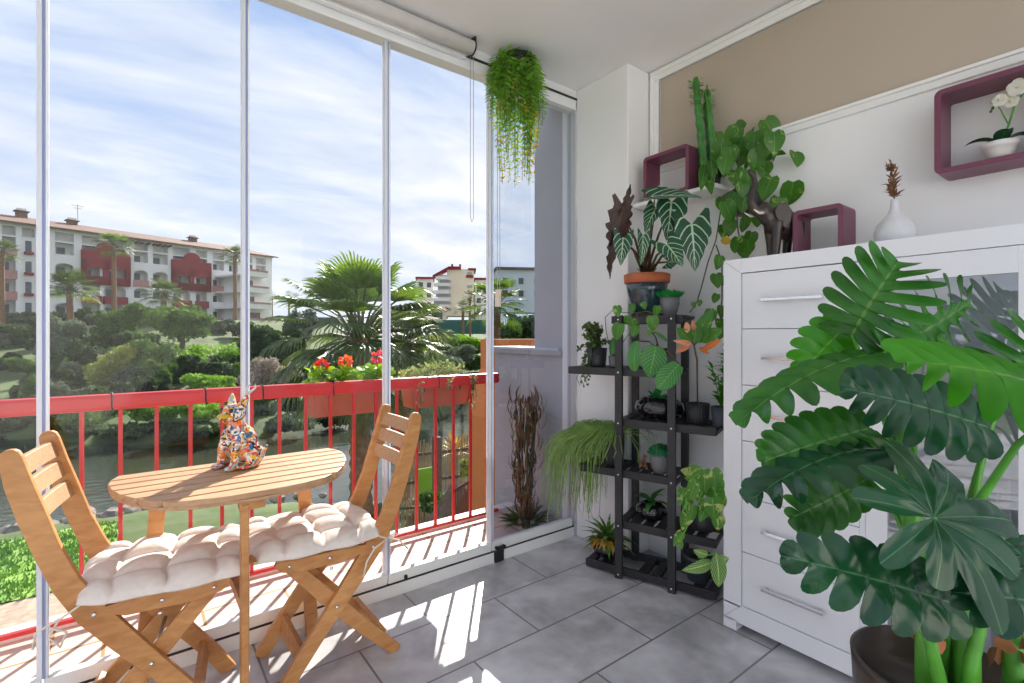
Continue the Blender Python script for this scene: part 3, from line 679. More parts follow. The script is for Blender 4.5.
def heart_leafs(mb, pts, size, spread=.02, nrm=(-.7, -.7, .3), shape=W_heart, bend=.6, wr=.82):
    for p in pts:
        s = size*R.uniform(.7, 1.2); n = Vector(nrm)+rv(.55); d = Vector((R.uniform(-.5, .5), R.uniform(-.5, .5), -1))+rv(.45)
        leaf(mb, Vector(p)+rv(spread), d, n, s, s*wr, shape, bend, .12, back=.5)

# 1 alocasia, terracotta pot in a navy planter, top of stand
al = plant('alocasia', 'alocasia with arrow leaves and white veins in terracotta and navy pot', 'potted plant', S(.100, .125, TOP[6])); al.scale = (1.26, 1.26, 1.26)
q = MB(); q.lathe([(0, 0), (.062, 0), (.065, .006), (.06, .012), (0, .012)], 32); q.build('saucer', M['basket'], al)
q = MB(); q.lathe([(.050, .012), (.060, .02), (.078, .10), (.083, .128), (.079, .13), (.074, .12)], 40); q.build('planter', M['navyglaze'], al)
q = MB(); q.lathe([(.07, .118), (.073, .13), (.088, .132), (.091, .165), (.085, .168), (.079, .155), (.070, .145)], 40); q.build('pot', M['terra'], al)
soil(al, .078, .150)
O = al.location.copy()
def AL(bx, by, tx, ty, db, dt, n, Wd, mat, bend=.4):
    base = P(bx, by, db); tip = P(tx, ty, dt); return base, tip, n, Wd, mat, bend
CAMN = Vector((-.72, -.66, .15))
alv = [  # attach px, tip px, depths, normal, width, mat
    (692, 228, 696, 265, 2.24, 2.20, CAMN, .135, 'aloc'), (671, 205, 669, 235, 2.30, 2.26, CAMN+Vector((.3, 0, .2)), .125, 'aloc'), (655, 210, 645, 178+50, 2.32, 2.28, CAMN+Vector((0, .4, 0)), .08, 'aloc'),
    (668, 246, 682, 262, 2.22, 2.16, CAMN+Vector((0, 0, .5)), .105, 'aloc'), (643, 238, 643, 262, 2.20, 2.18, CAMN+Vector((.2, -.9, 0)), .055, 'aloc'), (623, 240, 621, 262, 2.22, 2.2, CAMN, .075, 'aloc'),
    (655, 196, 698, 191, 2.28, 2.20, Vector((-.45, -.5, .7)), .10, 'aloc'), (669, 262, 677, 262, 2.3, 2.3, CAMN, .06, 'aloc'),
    (622, 212, 607, 270, 2.26, 2.24, CAMN+Vector((.4, .5, 0)), .10, 'alocb'), (619, 236, 631, 187, 2.28, 2.26, CAMN+Vector((.5, .3, 0)), .085, 'alocb')]
crown = Vector((0, 0, .152))
for k, (bx, by, tx, ty, db, dt, n, Wd, mt) in enumerate(alv):
    base = (P(bx, by, db)-O)/1.26; tip = (P(tx, ty, dt)-O)/1.26; d = tip-base; q = MB()
    Lg = d.length*1.0
    sh = lambda v: (max(0, 1-v)**.85*min(1, .75+v*1.4))*(1+(.05*math.sin(v*30) if mt == 'aloc' else .22*math.sin(v*46)))
    back = base-d.normalized()*Lg*.10
    leaf(q, back, d, n, Lg*1.22, Wd*(1.12 if mt == 'aloc' else .9), sh, .35, .22 if mt == 'aloc' else .7, 3, 24, back=1.1, wave=.0 if mt == 'aloc' else .10); q.build('leaf', M[mt], al)
    q = MB(); q.tube([crown+Vector((R.uniform(-.02, .02), R.uniform(-.02, .02), 0)), crown.lerp(base, .5)+Vector((0, 0, .03)), base], [.006, .0045, .0025], 8); q.build('petiole', M['stemb'] if k % 3 else M['vine'], al)
q = MB()
for k in range(16): q.tube([crown+rv(.012), crown+Vector((R.uniform(-.035, .035), R.uniform(-.035, .035), R.uniform(.03, .07)))], [.006, .0015], 6)
q.build('dry_sheath', M['fibre'], al)

def succ_ball(par, r, z, mat, n=170, nm='rosette'):
    q = MB()
    for k in range(n):
        a = R.random()*2*PI; t = R.random()**.5; d = Vector((math.cos(a)*t*1.25, math.sin(a)*t*1.25, 1.15-t*.35)); leaf(q, Vector((math.cos(a)*t*r*.7, math.sin(a)*t*r*.7, z)), d, (0, 0, 1), r*R.uniform(.45, .7), r*.20, W_lance, -.3, .5, 1, 4)
    q.build(nm, mat, par)
def round_pot(par, r, h, mat):
    q = MB(); q.lathe([(r*.55, 0), (r*.62, .003), (r*.82, h*.3), (r*.97, h*.62), (r, h), (r*.92, h), (r*.88, h-.01)], 36); q.build('pot', mat, par); soil(par, r*.85, h-.014)
sp = plant('potted_succulent', 'bright green succulent in grey pot on top of the plant stand', 'potted plant', S(.225, .085, TOP[6])); round_pot(sp, .047, .088, M['greypot']); succ_ball(sp, .070, .085, M['succ'])
sp = plant('potted_succulent', 'teal green ball succulent in grey pot on a middle shelf of the stand', 'potted plant', S(.185, .07, TOP[3])); round_pot(sp, .053, .092, M['greypot'])
q = MB()
for k in range(420):
    a = R.random()*2*PI; t = math.acos(R.uniform(.05, 1)); n = Vector((math.sin(t)*math.cos(a), math.sin(t)*math.sin(a), math.cos(t))); leaf(q, Vector((n.x*.055, n.y*.055, .090+n.z*.042)), n+rv(.5), rv(), .011, .006, W_lance, .4, .3, 1, 3)
q.ell((0, 0, .090), (.054, .054, .041)); q.build('foliage', M['succ2'], sp)
fg = thing('wooden_figurine', 'tiny carved brown wooden figure beside the grey pot on the stand', 'figurine', S(.095, .085, TOP[3]), SRZ)
q = MB(); q.tube([(-.02, 0, 0), (-.012, 0, .03), (.0, 0, .045)], [.008, .008, .006], 8); q.tube([(.02, 0, 0), (.012, 0, .025), (.0, 0, .045)], [.008, .007, .006], 8); q.tube([(0, 0, .04), (.006, 0, .06)], [.010, .006], 8); q.ell((.008, 0, .068), (.011, .009, .009)); q.tube([(-.02, 0, .02), (.02, 0, .012)], .005, 8)
q.build('body', M['straw'], fg, remesh=.003)

# 2 trailing small-leaved plant, level 5 left
tp = plant('trailing_plant', 'small-leaved trailing plant in charcoal pot, left end of the stand', 'potted plant', S(-.160, .10, TOP[5])); pot(tp, .054, .098, M['darkpot'], .85)
q = MB(); sl = []
for k in range(34):
    a = R.random()*2*PI; r = R.uniform(.04, .13); dn = R.random() < .35
    e = Vector((math.cos(a)*r*1.1, math.sin(a)*r*1.1, .10 + (R.uniform(-.12, .02) if dn else R.uniform(.03, .13))))
    if e.dot(Vector((SD.x, SD.y, 0))) > .06: e -= Vector((SD.x, SD.y, 0))*.10
    pts = [Vector((0, 0, .085)), Vector((e.x*.5, e.y*.5, .085+max(.04, (e.z-.085)*.8))), e]; sl.append(pts)
    for j in range(22):
        t = R.uniform(.25, 1); p = pts[0].lerp(pts[1], t*2) if t < .5 else pts[1].lerp(pts[2], t*2-1)
        leaf(q, p, rv(), rv()+Vector((0, 0, .8)), .022, .013, W_ovate, .4, .2, 1, 4)
for k in range(3):
    e0 = Vector((-.03, .05, .0))+rv(.02); pts = [Vector((-.02, 0, .09)), Vector((-.08, .0, .06)), Vector((-.09-.01*k, .02*k, -.06)), Vector((-.085, .03*k-.02, -.10))]; sl.append(pts)
    for j in range(16): p = pts[1].lerp(pts[3], R.random()); leaf(q, p+rv(.006), rv(), rv(), .02, .013, W_ovate, .4, .2, 1, 4)
stems(tp, sl, M['vine'], r=.0016, n=5); q.build('foliage', M['small'], tp)
cs = plant('columnar_succulent', 'little spiny green succulent in narrow grey pot by the left post', 'potted plant', S(-.068, .10, TOP[5])); pot(cs, .026, .058, M['greypot'], .8)
q = MB(); q.lathe([(.012, .05), (.018, .07), (.02, .10), (.016, .13), (.006, .15), (0, .153)], 30, flute=.10, nf=6); q.lathe([(.007, .06), (.012, .09), (.009, .12), (0, .128)], 24, c=(.012, -.012, 0), flute=.1, nf=6); q.build('body', M['cactus'], cs)

# 3 vine along the top shelf
vn = plant('heartleaf_vine', 'heart-leaved vine trailing over the front of the top shelf', 'vine', S(.02, .03, TOP[6]+.002))
o = vn.location.copy()
vp = [S(-.03, -.02, 1.325), S(.03, -.025, 1.312), S(.09, -.03, 1.308), S(.15, -.03, 1.315), S(.19, -.02, 1.30)]
v2 = [S(-.03, -.02, 1.32), S(-.06, -.03, 1.29), S(-.055, -.03, 1.22), S(-.04, -.03, 1.16)]
v3 = [S(.10, -.03, 1.31), S(.11, -.035, 1.26), S(.06, -.04, 1.20), S(.03, -.04, 1.16)]
stems(vn, [[p-o for p in l] for l in (vp, v2, v3)], M['vine'], r=.0022)
q = MB()
for (x, y, s) in ((617, 312, .055), (632, 310, .045), (643, 308, .04), (657, 312, .055), (620, 330, .085), (633, 325, .055), (636, 332, .06), (652, 322, .075), (649, 336, .03), (628, 322, .05)):
    n = Vector((-.7, -.6, .25))+rv(.35); leaf(q, P(x, y-6, 1.93)-o, Vector((R.uniform(-.3, .3), R.uniform(-.3, .3), -1)), n, s*.8, s*.66, W_heart, .5, .12, back=.5)
q.build('foliage', M['pothos'], vn)

# 4 round ribbed leaves in brown basket pot
bg = plant('round_leaf_plant', 'large round ribbed green leaves spilling from a brown pot on the stand', 'potted plant', S(.165, .11, TOP[5])); q = MB()
q.lathe([(.05, 0), (.058, .02), (.062, .08), (.058, .10), (.05, .10), (.05, .085)], 28); q.build('pot', M['basket'], bg); o = bg.location.copy()
sl = []
for (bx, by, tx, ty, w, dp, nn) in ((637, 341, 630, 369, .070, 1.97, (-.9, .1, .3)), (656, 346, 650, 376, .100, 1.90, CAMN), (679, 364, 659, 386, .075, 1.82, CAMN+Vector((0, 0, .3))), (652, 332, 668, 338, .05, 2.0, (0, -.4, 1))):
    q = MB(); a_ = P(bx, by, dp)-o; t_ = P(tx, ty, dp-.03)-o; leaf(q, a_, t_-a_, nn, (t_-a_).length*1.05, w, W_round if w != .10 else W_ovate, .5, .12, 4, 14, back=.4); q.build('leaf', M['bego'], bg); sl.append([(0, 0, .09), Vector((0, 0, .13)).lerp(a_, .5), a_])
stems(bg, sl, M['stemb'], r=.003)

# 5 black oval bowls with succulents
def bowl(name, label, loc, rx, h, sy, ngap=1):
    t = plant(name, label, 'potted plant', loc, None, SRZ); q = MB()
    q.lathe([(rx*.45, 0), (rx*.75, h*.1), (rx, h*.45), (rx*.93, h*.75), (rx*.6, h*.97), (rx*.5, h), (rx*.44, h*.96), (rx*.42, h*.8)], 40, sy=sy); q.build('bowl', M['gloss'], t); soil(t, rx*.4, h*.85); return t
t = bowl('succulent_bowl', 'spiky green succulent in glossy black oval bowl on the stand', S(.163, .125, TOP[4]), .122, .110, .80); q = MB()
for k in range(26):
    a = R.random()*2*PI; e = R.uniform(.35, 1.0); leaf(q, (-.01, 0, .09), (math.cos(a)*(1.1-e), math.sin(a)*(1.1-e), e), rv(), R.uniform(.05, .075), .018, W_lance, .3, .4, 1, 6)
q.build('rosette', M['succ'], t)
t = bowl('succulent_bowl', 'pointed-leaf aloe in glossy black bowl on a lower shelf', S(.125, .12, TOP[2]), .078, .085, .9); q = MB()
for k in range(13):
    a = k*2.4; e = R.uniform(.3, .9); leaf(q, (0, 0, .075), (math.cos(a)*(1.2-e), math.sin(a)*(1.2-e), e), (0, 0, 1), R.uniform(.08, .12), .03, W_lance, 1.3, .35, 1, 8)
q.build('rosette', M['bego'], t)
t = bowl('leafy_bowl', 'half-dried strappy plant in black bowl on the floor-level shelf', S(-.105, .115, TOP[1]), .086, .095, .95); q = MB(); q2 = MB(); q3 = MB()
for k in range(60):
    a = R.random()*2*PI; e = R.uniform(.1, 1.1); leaf(q, (0, 0, .075), (math.cos(a)*(1.3-e), math.sin(a)*(1.3-e), e), (0, 0, 1), R.uniform(.10, .19), .020, W_lance, 1.1, .3, 1, 7)
for k in range(34):
    a = R.random()*2*PI; leaf(q2 if k % 2 else q3, (math.cos(a)*.03, math.sin(a)*.03, .09), (math.cos(a)*.9, math.sin(a)*.9, R.uniform(-.1, .5)), (0, 0, 1), R.uniform(.05, .11), .020, W_lance, 1.8, .3, 1, 6, wave=.2)
q.build('foliage', M['lt_green'] if False else M['pothosb'], t); q2.build('dried_foliage', M['dry'], t); q3.build('yellow_foliage', M['yellow'], t)

# 6 croton seedling + bushy plant, level 4 right
cr = plant('croton', 'thin-stemmed plant with orange and green leaves in ribbed charcoal pot', 'potted plant', S(.348, .115, TOP[4])); pot(cr, .054, .092, M['darkpot'], .9, flute=.02, nf=26); o = cr.location.copy()
stems(cr, [[(0, 0, .08), P(697, 360, 1.83)-o, P(694, 345, 1.83)-o], [P(694, 345, 1.83)-o, P(686, 330, 1.83)-o], [P(694, 345, 1.83)-o, P(706, 334, 1.83)-o]], M['stemb'], r=.0035)
def place(q, lst, o, dp, shape=W_ovate, bend=.5, nn=None, wr=1):
    for (bx, by, tx, ty, w) in lst:
        a_ = P(bx, by, dp+R.uniform(-.02, .02))-o; t_ = P(tx, ty, dp-.03+R.uniform(-.03, .03))-o; leaf(q, a_, t_-a_, nn or CAMN+rv(.3), (t_-a_).length*1.05, w*wr, shape, bend, .2, 2, 8)
q = MB(); place(q, [(702, 350, 722, 339, .024), (699, 348, 710, 353, .022)], o, 1.80); q.build('leaf', M['croton'], cr)
q = MB(); place(q, [(692, 344, 676, 341, .02), (690, 344, 677, 351, .028), (687, 333, 687, 321, .022), (694, 331, 693, 321, .016)], o, 1.80); q.build('leaf', M['peach'], cr)
q = MB(); place(q, [(692, 342, 680, 330, .05), (694, 343, 697, 322, .05), (696, 343, 708, 322, .05), (698, 340, 722, 330, .055), (696, 336, 712, 310, .05)], o, 1.82); q.build('leaf', M['pothos'], cr)
bs = plant('bushy_plant', 'bushy small-leaved plant in charcoal pot next to the white cabinet', 'potted plant', S(.455, .10, TOP[4])); pot(bs, .045, .085, M['bluepot'], .85); q = MB(); sl = []
for k in range(12):
    a = R.random()*2*PI; e = Vector((math.cos(a)*.04, math.sin(a)*.04, R.uniform(.18, .38))); sl.append([(0, 0, .07), e*.5+Vector((0, 0, .05)), e])
    for j in range(12): t_ = R.uniform(.3, 1); leaf(q, e*t_+Vector((0, 0, .04*(1-t_))), Vector((R.uniform(-1, 1), R.uniform(-1, 1), .5)), (0, 0, 1), .055, .022, W_lance, .6, .2, 1, 5)
stems(bs, sl, M['stemg'], r=.002); q.build('foliage', M['philol'], bs)

# 7 mistletoe cactus in ribbed pot, level 3 left
rp = plant('mistletoe_cactus', 'stringy hanging green plant in ribbed charcoal pot, left of the stand', 'potted plant', S(-.085, .115, TOP[3])); pot(rp, .066, .165, M['darkpot'], .93, flute=.03, nf=24)
q = MB(); LFT = (-SD*.9 - SN*.12)
for k in range(520):
    a = R.random()*2*PI; o_ = Vector((math.cos(a)*.05, math.sin(a)*.05, .16))
    dr = (LFT*R.uniform(.25, 1.0)+Vector((math.cos(a), math.sin(a), 0))*.38); rr = R.uniform(.05, .30); ln = R.uniform(.05, .42) if dr.dot(LFT) > .45 else R.uniform(.02, .07)
    side = dr.normalized()*rr; p1 = o_+side*.5+Vector((0, 0, R.uniform(.01, .045))); p2 = o_+side+Vector((0, 0, -ln*.35)); p3 = o_+side*1.12+rv(.012)+Vector((0, 0, -ln)); p4 = p3+rv(.012)+Vector((0, 0, -.03))
    q.tube([o_, p1, p2, p3, p4], [.0017, .0016, .0015, .0013, .0008], 4, False)
q.build('foliage', M['rhip'], rp)

# 8 golden pothos on level 2 right
gp = plant('golden_pothos', 'large-leaved variegated pothos overflowing the right of the lower stand', 'potted plant', S(.375, .12, TOP[2])); pot(gp, .055, .09, M['darkpot'], .85); o = gp.location.copy()
q = MB(); gl = [(700, 473, 688, 480, .06), (712, 470, 719, 490, .075), (716, 478, 712, 500, .07), (704, 470, 706, 492, .065), (696, 480, 690, 500, .05), (690, 492, 686, 512, .05), (684, 488, 680, 505, .04), (712, 498, 716, 520, .07), (702, 500, 704, 515, .04), (693, 505, 690, 528, .05), (685, 512, 684, 530, .04),
     (682, 532, 674, 545, .035), (706, 508, 700, 520, .035), (718, 515, 719, 530, .05), (700, 485, 697, 500, .05), (711, 485, 722, 505, .07), (688, 470, 700, 466, .03), (680, 540, 682, 548, .02), (697, 476, 684, 470, .05), (720, 495, 722, 512, .06)]
for (bx, by, tx, ty, w) in gl:
    dp = 1.70+R.uniform(-.06, .08); a_ = P(bx, by, dp)-o; t_ = P(tx, ty, dp-.02)-o; leaf(q, a_, t_-a_, CAMN+rv(.6), (t_-a_).length*1.0+.005, w*.95, W_heart, .5, .12, 3, 10, back=.5)
q.build('foliage', M['pothosb'], gp)
stems(gp, [[(0, 0, .08), P(695, 480, 1.7)-o, P(686, 500, 1.68)-o, P(688, 525, 1.67)-o, P(680, 540, 1.67)-o], [(0, 0, .08), P(712, 475, 1.72)-o, P(716, 500, 1.7)-o, P(716, 520, 1.7)-o], [(0, 0, .08), P(702, 490, 1.7)-o, P(697, 508, 1.68)-o, P(708, 517, 1.68)-o, P(712, 500, 1.68)-o]], M['stemg'], r=.0025)
# 9 striped plant, bottom right
st = plant('striped_leaf_plant', 'dark slate pot with two striped leaves, bottom right of the stand', 'potted plant', S(.352, .105, TOP[1])); pot(st, .060, .118, M['bluepot'], .80, rim=.018); o = st.location.copy()
q = MB(); place(q, [(712, 562, 690, 572, .05), (716, 553, 722, 592, .062), (708, 555, 695, 552, .04), (714, 560, 726, 560, .05)], o, 1.66, W_ovate, .6, None, .85); q.build('leaf', M['stripe'], st)
stems(st, [[(0, 0, .1), P(712, 562, 1.66)-o], [(0, 0, .1), P(716, 553, 1.66)-o]], M['stemg'], r=.003)

# ================================================================== HANGING FERN
hf = thing('hanging_fern', 'lush green fern hanging from the ceiling by the glass', 'hanging plant', (1.575, 2.04, 2.50))
q = MB(); q.lathe([(.05, .03), (.085, .06), (.095, .13), (.088, .13), (.08, .08)], 28); q.tube([(0, 0, .13), (0, 0, .163)], .006, 6); q.build('pot', M['blackp'], hf)
def fernfrond(q, pts, n, ln, wd):
    for j in range(n):
        t = j/n; k = t*(len(pts)-1); i = int(k); p = pts[i].lerp(pts[min(i+1, len(pts)-1)], k-i); d = (pts[min(i+1, len(pts)-1)]-pts[i]).normalized()
        side = d.cross(Vector((R.uniform(-.4, .4), R.uniform(-.4, .4), 1)) if abs(d.z) < .8 else Vector((-.66, -.6, 0))+rv(.7)).normalized()
        l = ln*(math.sin(PI*(t*.85+.12)))
        for s in (-1, 1): leaf(q, p, side*s+d*.5, rv(.5)+Vector((-.5, -.5, .5)), l, wd, W_lance, .5, .2, 1, 3)
q = MB(); sl = []
for k in range(118):
    a = R.random()*2*PI; r = R.uniform(.04, .15) if k < 60 else R.uniform(.04, .12); dn = R.uniform(.02, .30) if k < 60 else R.uniform(.20, .64)
    r *= 1.0 if dn < .4 else .8
    c, s = math.cos(a)*.92, math.sin(a)*.70; p0 = Vector((c*.05, s*.05, .09)); p1 = Vector((c*(.05+r*.6), s*(.05+r*.6), .135-R.random()*.06)); p2 = Vector((c*(.03+r), s*(.03+r), .08-dn*.55)); p3 = Vector((c*(.02+r*.95), s*(.02+r*.95), .05-dn))+rv(.01)
    pts = [p0, p1, p2, p3]; sl.append(pts); fernfrond(q, pts, 26, .050 if dn < .3 else .042, .010)
stems(hf, sl, M['vine'], 'rachis', .001, 4); q.build('foliage', M['fern'], hf)
q = MB()
for k in range(420):
    a = R.random()*2*PI; z = R.uniform(-.50, -.02); r = .125*(1-abs(z+.2)); leaf(q, (math.cos(a)*r, math.sin(a)*r*.8, z), rv(), rv(), .018, .008, W_lance, .3, .2, 1, 3)
q.build('yellow_foliage', M['yellow'], hf)

# ================================================================== CACTUS on wall shelf
ct = plant('column_cactus', 'tall three-column leafy cactus in black pot on the wall shelf', 'potted plant', (2.215, 1.335, 1.906)); pot(ct, .048, .085, M['gloss'], .85)
SHR = Matrix.Identity(4); SHR[1][2] = .10
q = MB(); q2 = MB()
for (x, y, h, r) in ((-.020, .016, .56, .016), (.02, .0, .44, .012), (.0, -.026, .49, .0145)):
    pr = [(r*.9, .06)]+[(r*(1+.16*math.sin(i*1.9)), .06+(h-.06)*i/26) for i in range(1, 26)]+[(r*.6, h), (0, h+.006)]
    q.lathe(pr, 24, c=(x, y, 0), M=SHR, flute=.24, nf=4)
    for j in range(46 if h > .36 else 14):
        a = R.choice([-YAW, PI-YAW, -YAW, PI-YAW, PI*1.2])+R.uniform(-.2, .2); z = R.uniform(h*.74, h); leaf(q2, (x+math.cos(a)*r, y+math.sin(a)*r+.10*z, z), (math.cos(a), math.sin(a), .25), (0, 0, 1), .030, .007, W_lance, -.3, .2, 1, 3)
q.build('column', M['cactus'], ct); q2.build('leaf', M['lt_green'], ct)
o = ct.location.copy(); q = MB(); place(q, [(705, 165, 702, 187, .05), (711, 160, 714, 180, .05), (706, 175, 712, 190, .05)], o, 2.30, W_heart); q.build('sucker_leaf', M['pothos'], ct)

# ================================================================== POTHOS over elephant
pt = plant('climbing_pothos', 'big pothos with heart leaves cascading behind the elephant', 'potted plant', (2.215, 1.155, 1.75)); o = pt.location.copy()
q = MB(); q.lathe([(.05, 0), (.06, .02), (.065, .11), (.058, .11)], 24); q.box(.055, .079, -.02, .02, .02, .10); q.build('pot', M['darkpot'], pt)
q = MB(); big = [(765, 128, .085), (782, 138, .08), (737, 135, .075), (722, 150, .075), (748, 155, .07), (758, 158, .065), (776, 160, .09), (788, 150, .08), (795, 160, .06), (786, 175, .085), (793, 190, .08), (772, 185, .075), (778, 205, .07), (735, 178, .06), (748, 178, .055), (724, 210, .075), (730, 228, .055), (745, 225, .055), (738, 245, .06), (752, 240, .05),
       (745, 205, .05), (735, 200, .045), (726, 165, .06), (755, 140, .07), (770, 145, .07), (742, 145, .06), (765, 170, .06), (790, 168, .06), (730, 155, .06), (757, 222, .045), (742, 190, .05), (764, 245, .05), (774, 140, .07), (718, 140, .04), (800, 178, .06), (760, 190, .06), (748, 250, .05)]
for i, (x, y, s) in enumerate(big + [(x+R.uniform(-9, 9), y+R.uniform(-9, 9), s*.85) for (x, y, s) in big[:30]] + [(x+R.uniform(-12, 12), y+R.uniform(-9, 9), s*.85) for (x, y, s) in big[:26] if y < 215]):
    dp = 2.20+R.uniform(-.10, .12) if i < len(big) else 2.30+R.uniform(-.05, .1); n = Vector((-.75, -.5, .35))+rv(.4); s *= 1.4
    leaf(q, P(x, y-8, dp)-o, Vector((R.uniform(-.5, .5), R.uniform(-.5, .5), -1)), n, s, s*.85, W_heart, .5, .14, 3, 9, back=.5)
q.build('foliage', M['pothos'], pt)
trail = [P(724, 195, 2.25), P(720, 215, 2.28), P(716, 240, 2.3), P(708, 262, 2.3), P(702, 285, 2.3), P(697, 302, 2.25), P(690, 312, 2.15)]
tr2 = [P(716, 245, 2.3), P(722, 262, 2.25), P(722, 300, 2.2), P(720, 320, 2.15)]
sl = [trail, tr2, [P(740, 150, 2.25), P(735, 190, 2.25), P(738, 230, 2.25), P(742, 250, 2.22)], [P(760, 150, 2.3), P(770, 130, 2.25)], [P(790, 150, 2.28), P(792, 180, 2.25), P(780, 205, 2.25)], [P(750, 180, 2.4), P(724, 195, 2.25)]]
stems(pt, [[p-o for p in l] for l in sl], M['vine'], r=.0032)
q = MB()
for (x, y, s) in ((720, 262, .065), (716, 280, .07), (724, 282, .05), (717, 300, .045), (722, 312, .06), (712, 316, .07), (719, 325, .06), (705, 325, .06), (700, 306, .03), (693, 308, .03), (722, 335, .05)):
    leaf(q, P(x, y-6, 2.20)-o, Vector((R.uniform(-.4, .4), R.uniform(-.4, .4), -1)), CAMN+rv(.4), s, s*.8, W_heart, .5, .14, 3, 9, back=.5)
q.build('trailing_foliage', M['pothos'], pt)
q = MB(); leaf(q, P(722, 238, 2.24)-o, (0, -.5, -.4), CAMN, .045, .04, W_round, .3, .1); leaf(q, P(768, 146, 2.16)-o, (0, -.5, -.6), CAMN, .05, .045, W_heart, .3, .1); q.build('yellow_leaf', M['yellow'], pt)

# ================================================================== PHILODENDRON, foreground
POTC = P(938, 683, 1.02); POTC = Vector((POTC.x, POTC.y, 0))
ph = plant('philodendron', 'huge philodendron with deeply lobed leaves in foreground', 'potted plant', POTC); o = POTC.copy()
q = MB(); q.lathe([(.115, 0), (.120, .01), (.148, .50), (.150, .52), (.142, .52), (.138, .46)], 56); q.build('pot', M['bronze'], ph); soil(ph, .138, .44)
Z = Vector((0, 0, 1))
def NN(l, up, f): return RT*l + Z*up - FW*f      # normal from right / up / towards the camera
pl = [ # base px, tip px, depth base, tip, normal, width, lobes, bend, mat
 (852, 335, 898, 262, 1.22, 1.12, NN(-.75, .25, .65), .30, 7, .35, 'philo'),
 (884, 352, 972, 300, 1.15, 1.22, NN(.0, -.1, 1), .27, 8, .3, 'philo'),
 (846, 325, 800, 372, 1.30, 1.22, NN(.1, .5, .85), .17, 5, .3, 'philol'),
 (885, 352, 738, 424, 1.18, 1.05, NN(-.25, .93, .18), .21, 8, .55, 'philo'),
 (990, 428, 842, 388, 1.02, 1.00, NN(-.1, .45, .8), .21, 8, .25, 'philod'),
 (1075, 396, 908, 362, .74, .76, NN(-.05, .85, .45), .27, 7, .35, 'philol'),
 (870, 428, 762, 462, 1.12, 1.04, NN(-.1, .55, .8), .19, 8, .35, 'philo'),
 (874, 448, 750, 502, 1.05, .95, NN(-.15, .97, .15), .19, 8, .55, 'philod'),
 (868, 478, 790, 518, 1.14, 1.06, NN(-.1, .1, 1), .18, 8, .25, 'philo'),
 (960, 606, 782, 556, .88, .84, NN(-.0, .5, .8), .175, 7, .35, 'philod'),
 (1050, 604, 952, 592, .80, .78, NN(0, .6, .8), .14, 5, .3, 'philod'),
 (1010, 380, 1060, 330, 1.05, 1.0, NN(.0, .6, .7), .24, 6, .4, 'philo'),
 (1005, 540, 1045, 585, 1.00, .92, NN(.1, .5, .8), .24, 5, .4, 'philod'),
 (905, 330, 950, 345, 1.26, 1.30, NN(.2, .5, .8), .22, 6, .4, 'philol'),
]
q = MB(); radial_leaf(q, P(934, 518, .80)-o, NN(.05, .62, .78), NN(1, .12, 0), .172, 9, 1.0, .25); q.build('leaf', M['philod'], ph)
q = MB(); q.tube([(.0, .0, .44), P(950, 600, .98)-o, P(940, 540, .88)-o, P(934, 519, .80)-o], [.011, .008, .005, .004], 10); q.build('petiole', M['stemg'], ph)
hub = {0: (928, 470), 1: (935, 470)}
for i, (bx, by, tx, ty, db, dt, n, Wd, nl, bd, mt) in enumerate(pl):
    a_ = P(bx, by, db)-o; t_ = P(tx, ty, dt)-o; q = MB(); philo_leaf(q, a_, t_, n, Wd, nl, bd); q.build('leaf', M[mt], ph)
    hb = P(918 if bx < 925 else 966, 560 if by > 420 else 520, 1.04)-o; rt = Vector(((hb.x)*.35, hb.y*.35, .44))
    q = MB(); mid = hb.lerp(a_, .55)+Vector((0, 0, .03)); q.tube([rt, hb, mid, a_], [.013, .010, .0055, .004], 10); q.build('petiole', M['stemg'], ph)
for pts, r in (([(925, 683, 1.0), (926, 625, 1.0), (918, 560, 1.02), (908, 480, 1.05), (900, 430, 1.08)], [.017, .018, .019, .016, .009]), ([(968, 683, .98), (966, 620, .98), (962, 560, 1.0), (952, 500, 1.04)], [.020, .022, .018, .010]), ([(1015, 683, 1.0), (1008, 600, 1.0), (1004, 540, 1.02)], [.018, .018, .010]), ([(972, 660, .95), (985, 610, .95), (1010, 580, .95), (1045, 560, .93)], [.012, .009, .007, .005]), ([(940, 683, .96), (930, 640, .93), (905, 600, .93), (880, 560, 1.0)], [.013, .010, .007, .004])):
    q = MB(); w = [P(*p)-o for p in pts]; w = [Vector((w[0].x*.8, w[0].y*.8, .43))]+w; q.tube(w, [r[0]]+r, 14); q.build('trunk', M['stemg'], ph)
for (x, y, d) in ((926, 632, .985), (1010, 650, .98)):
    q = MB(); c = P(x, y, d)-o
    for k in range(9):
        a = R.random()*2*PI; leaf(q, c+Vector((math.cos(a)*.018, math.sin(a)*.018, 0)), (math.cos(a)*.5, math.sin(a)*.5, R.choice([-1, 1])), (math.cos(a), math.sin(a), 0), R.uniform(.03, .055), .035, W_lance, .5, .1, 1, 5)
    q.build('dry_sheath', M['fibre'], ph)
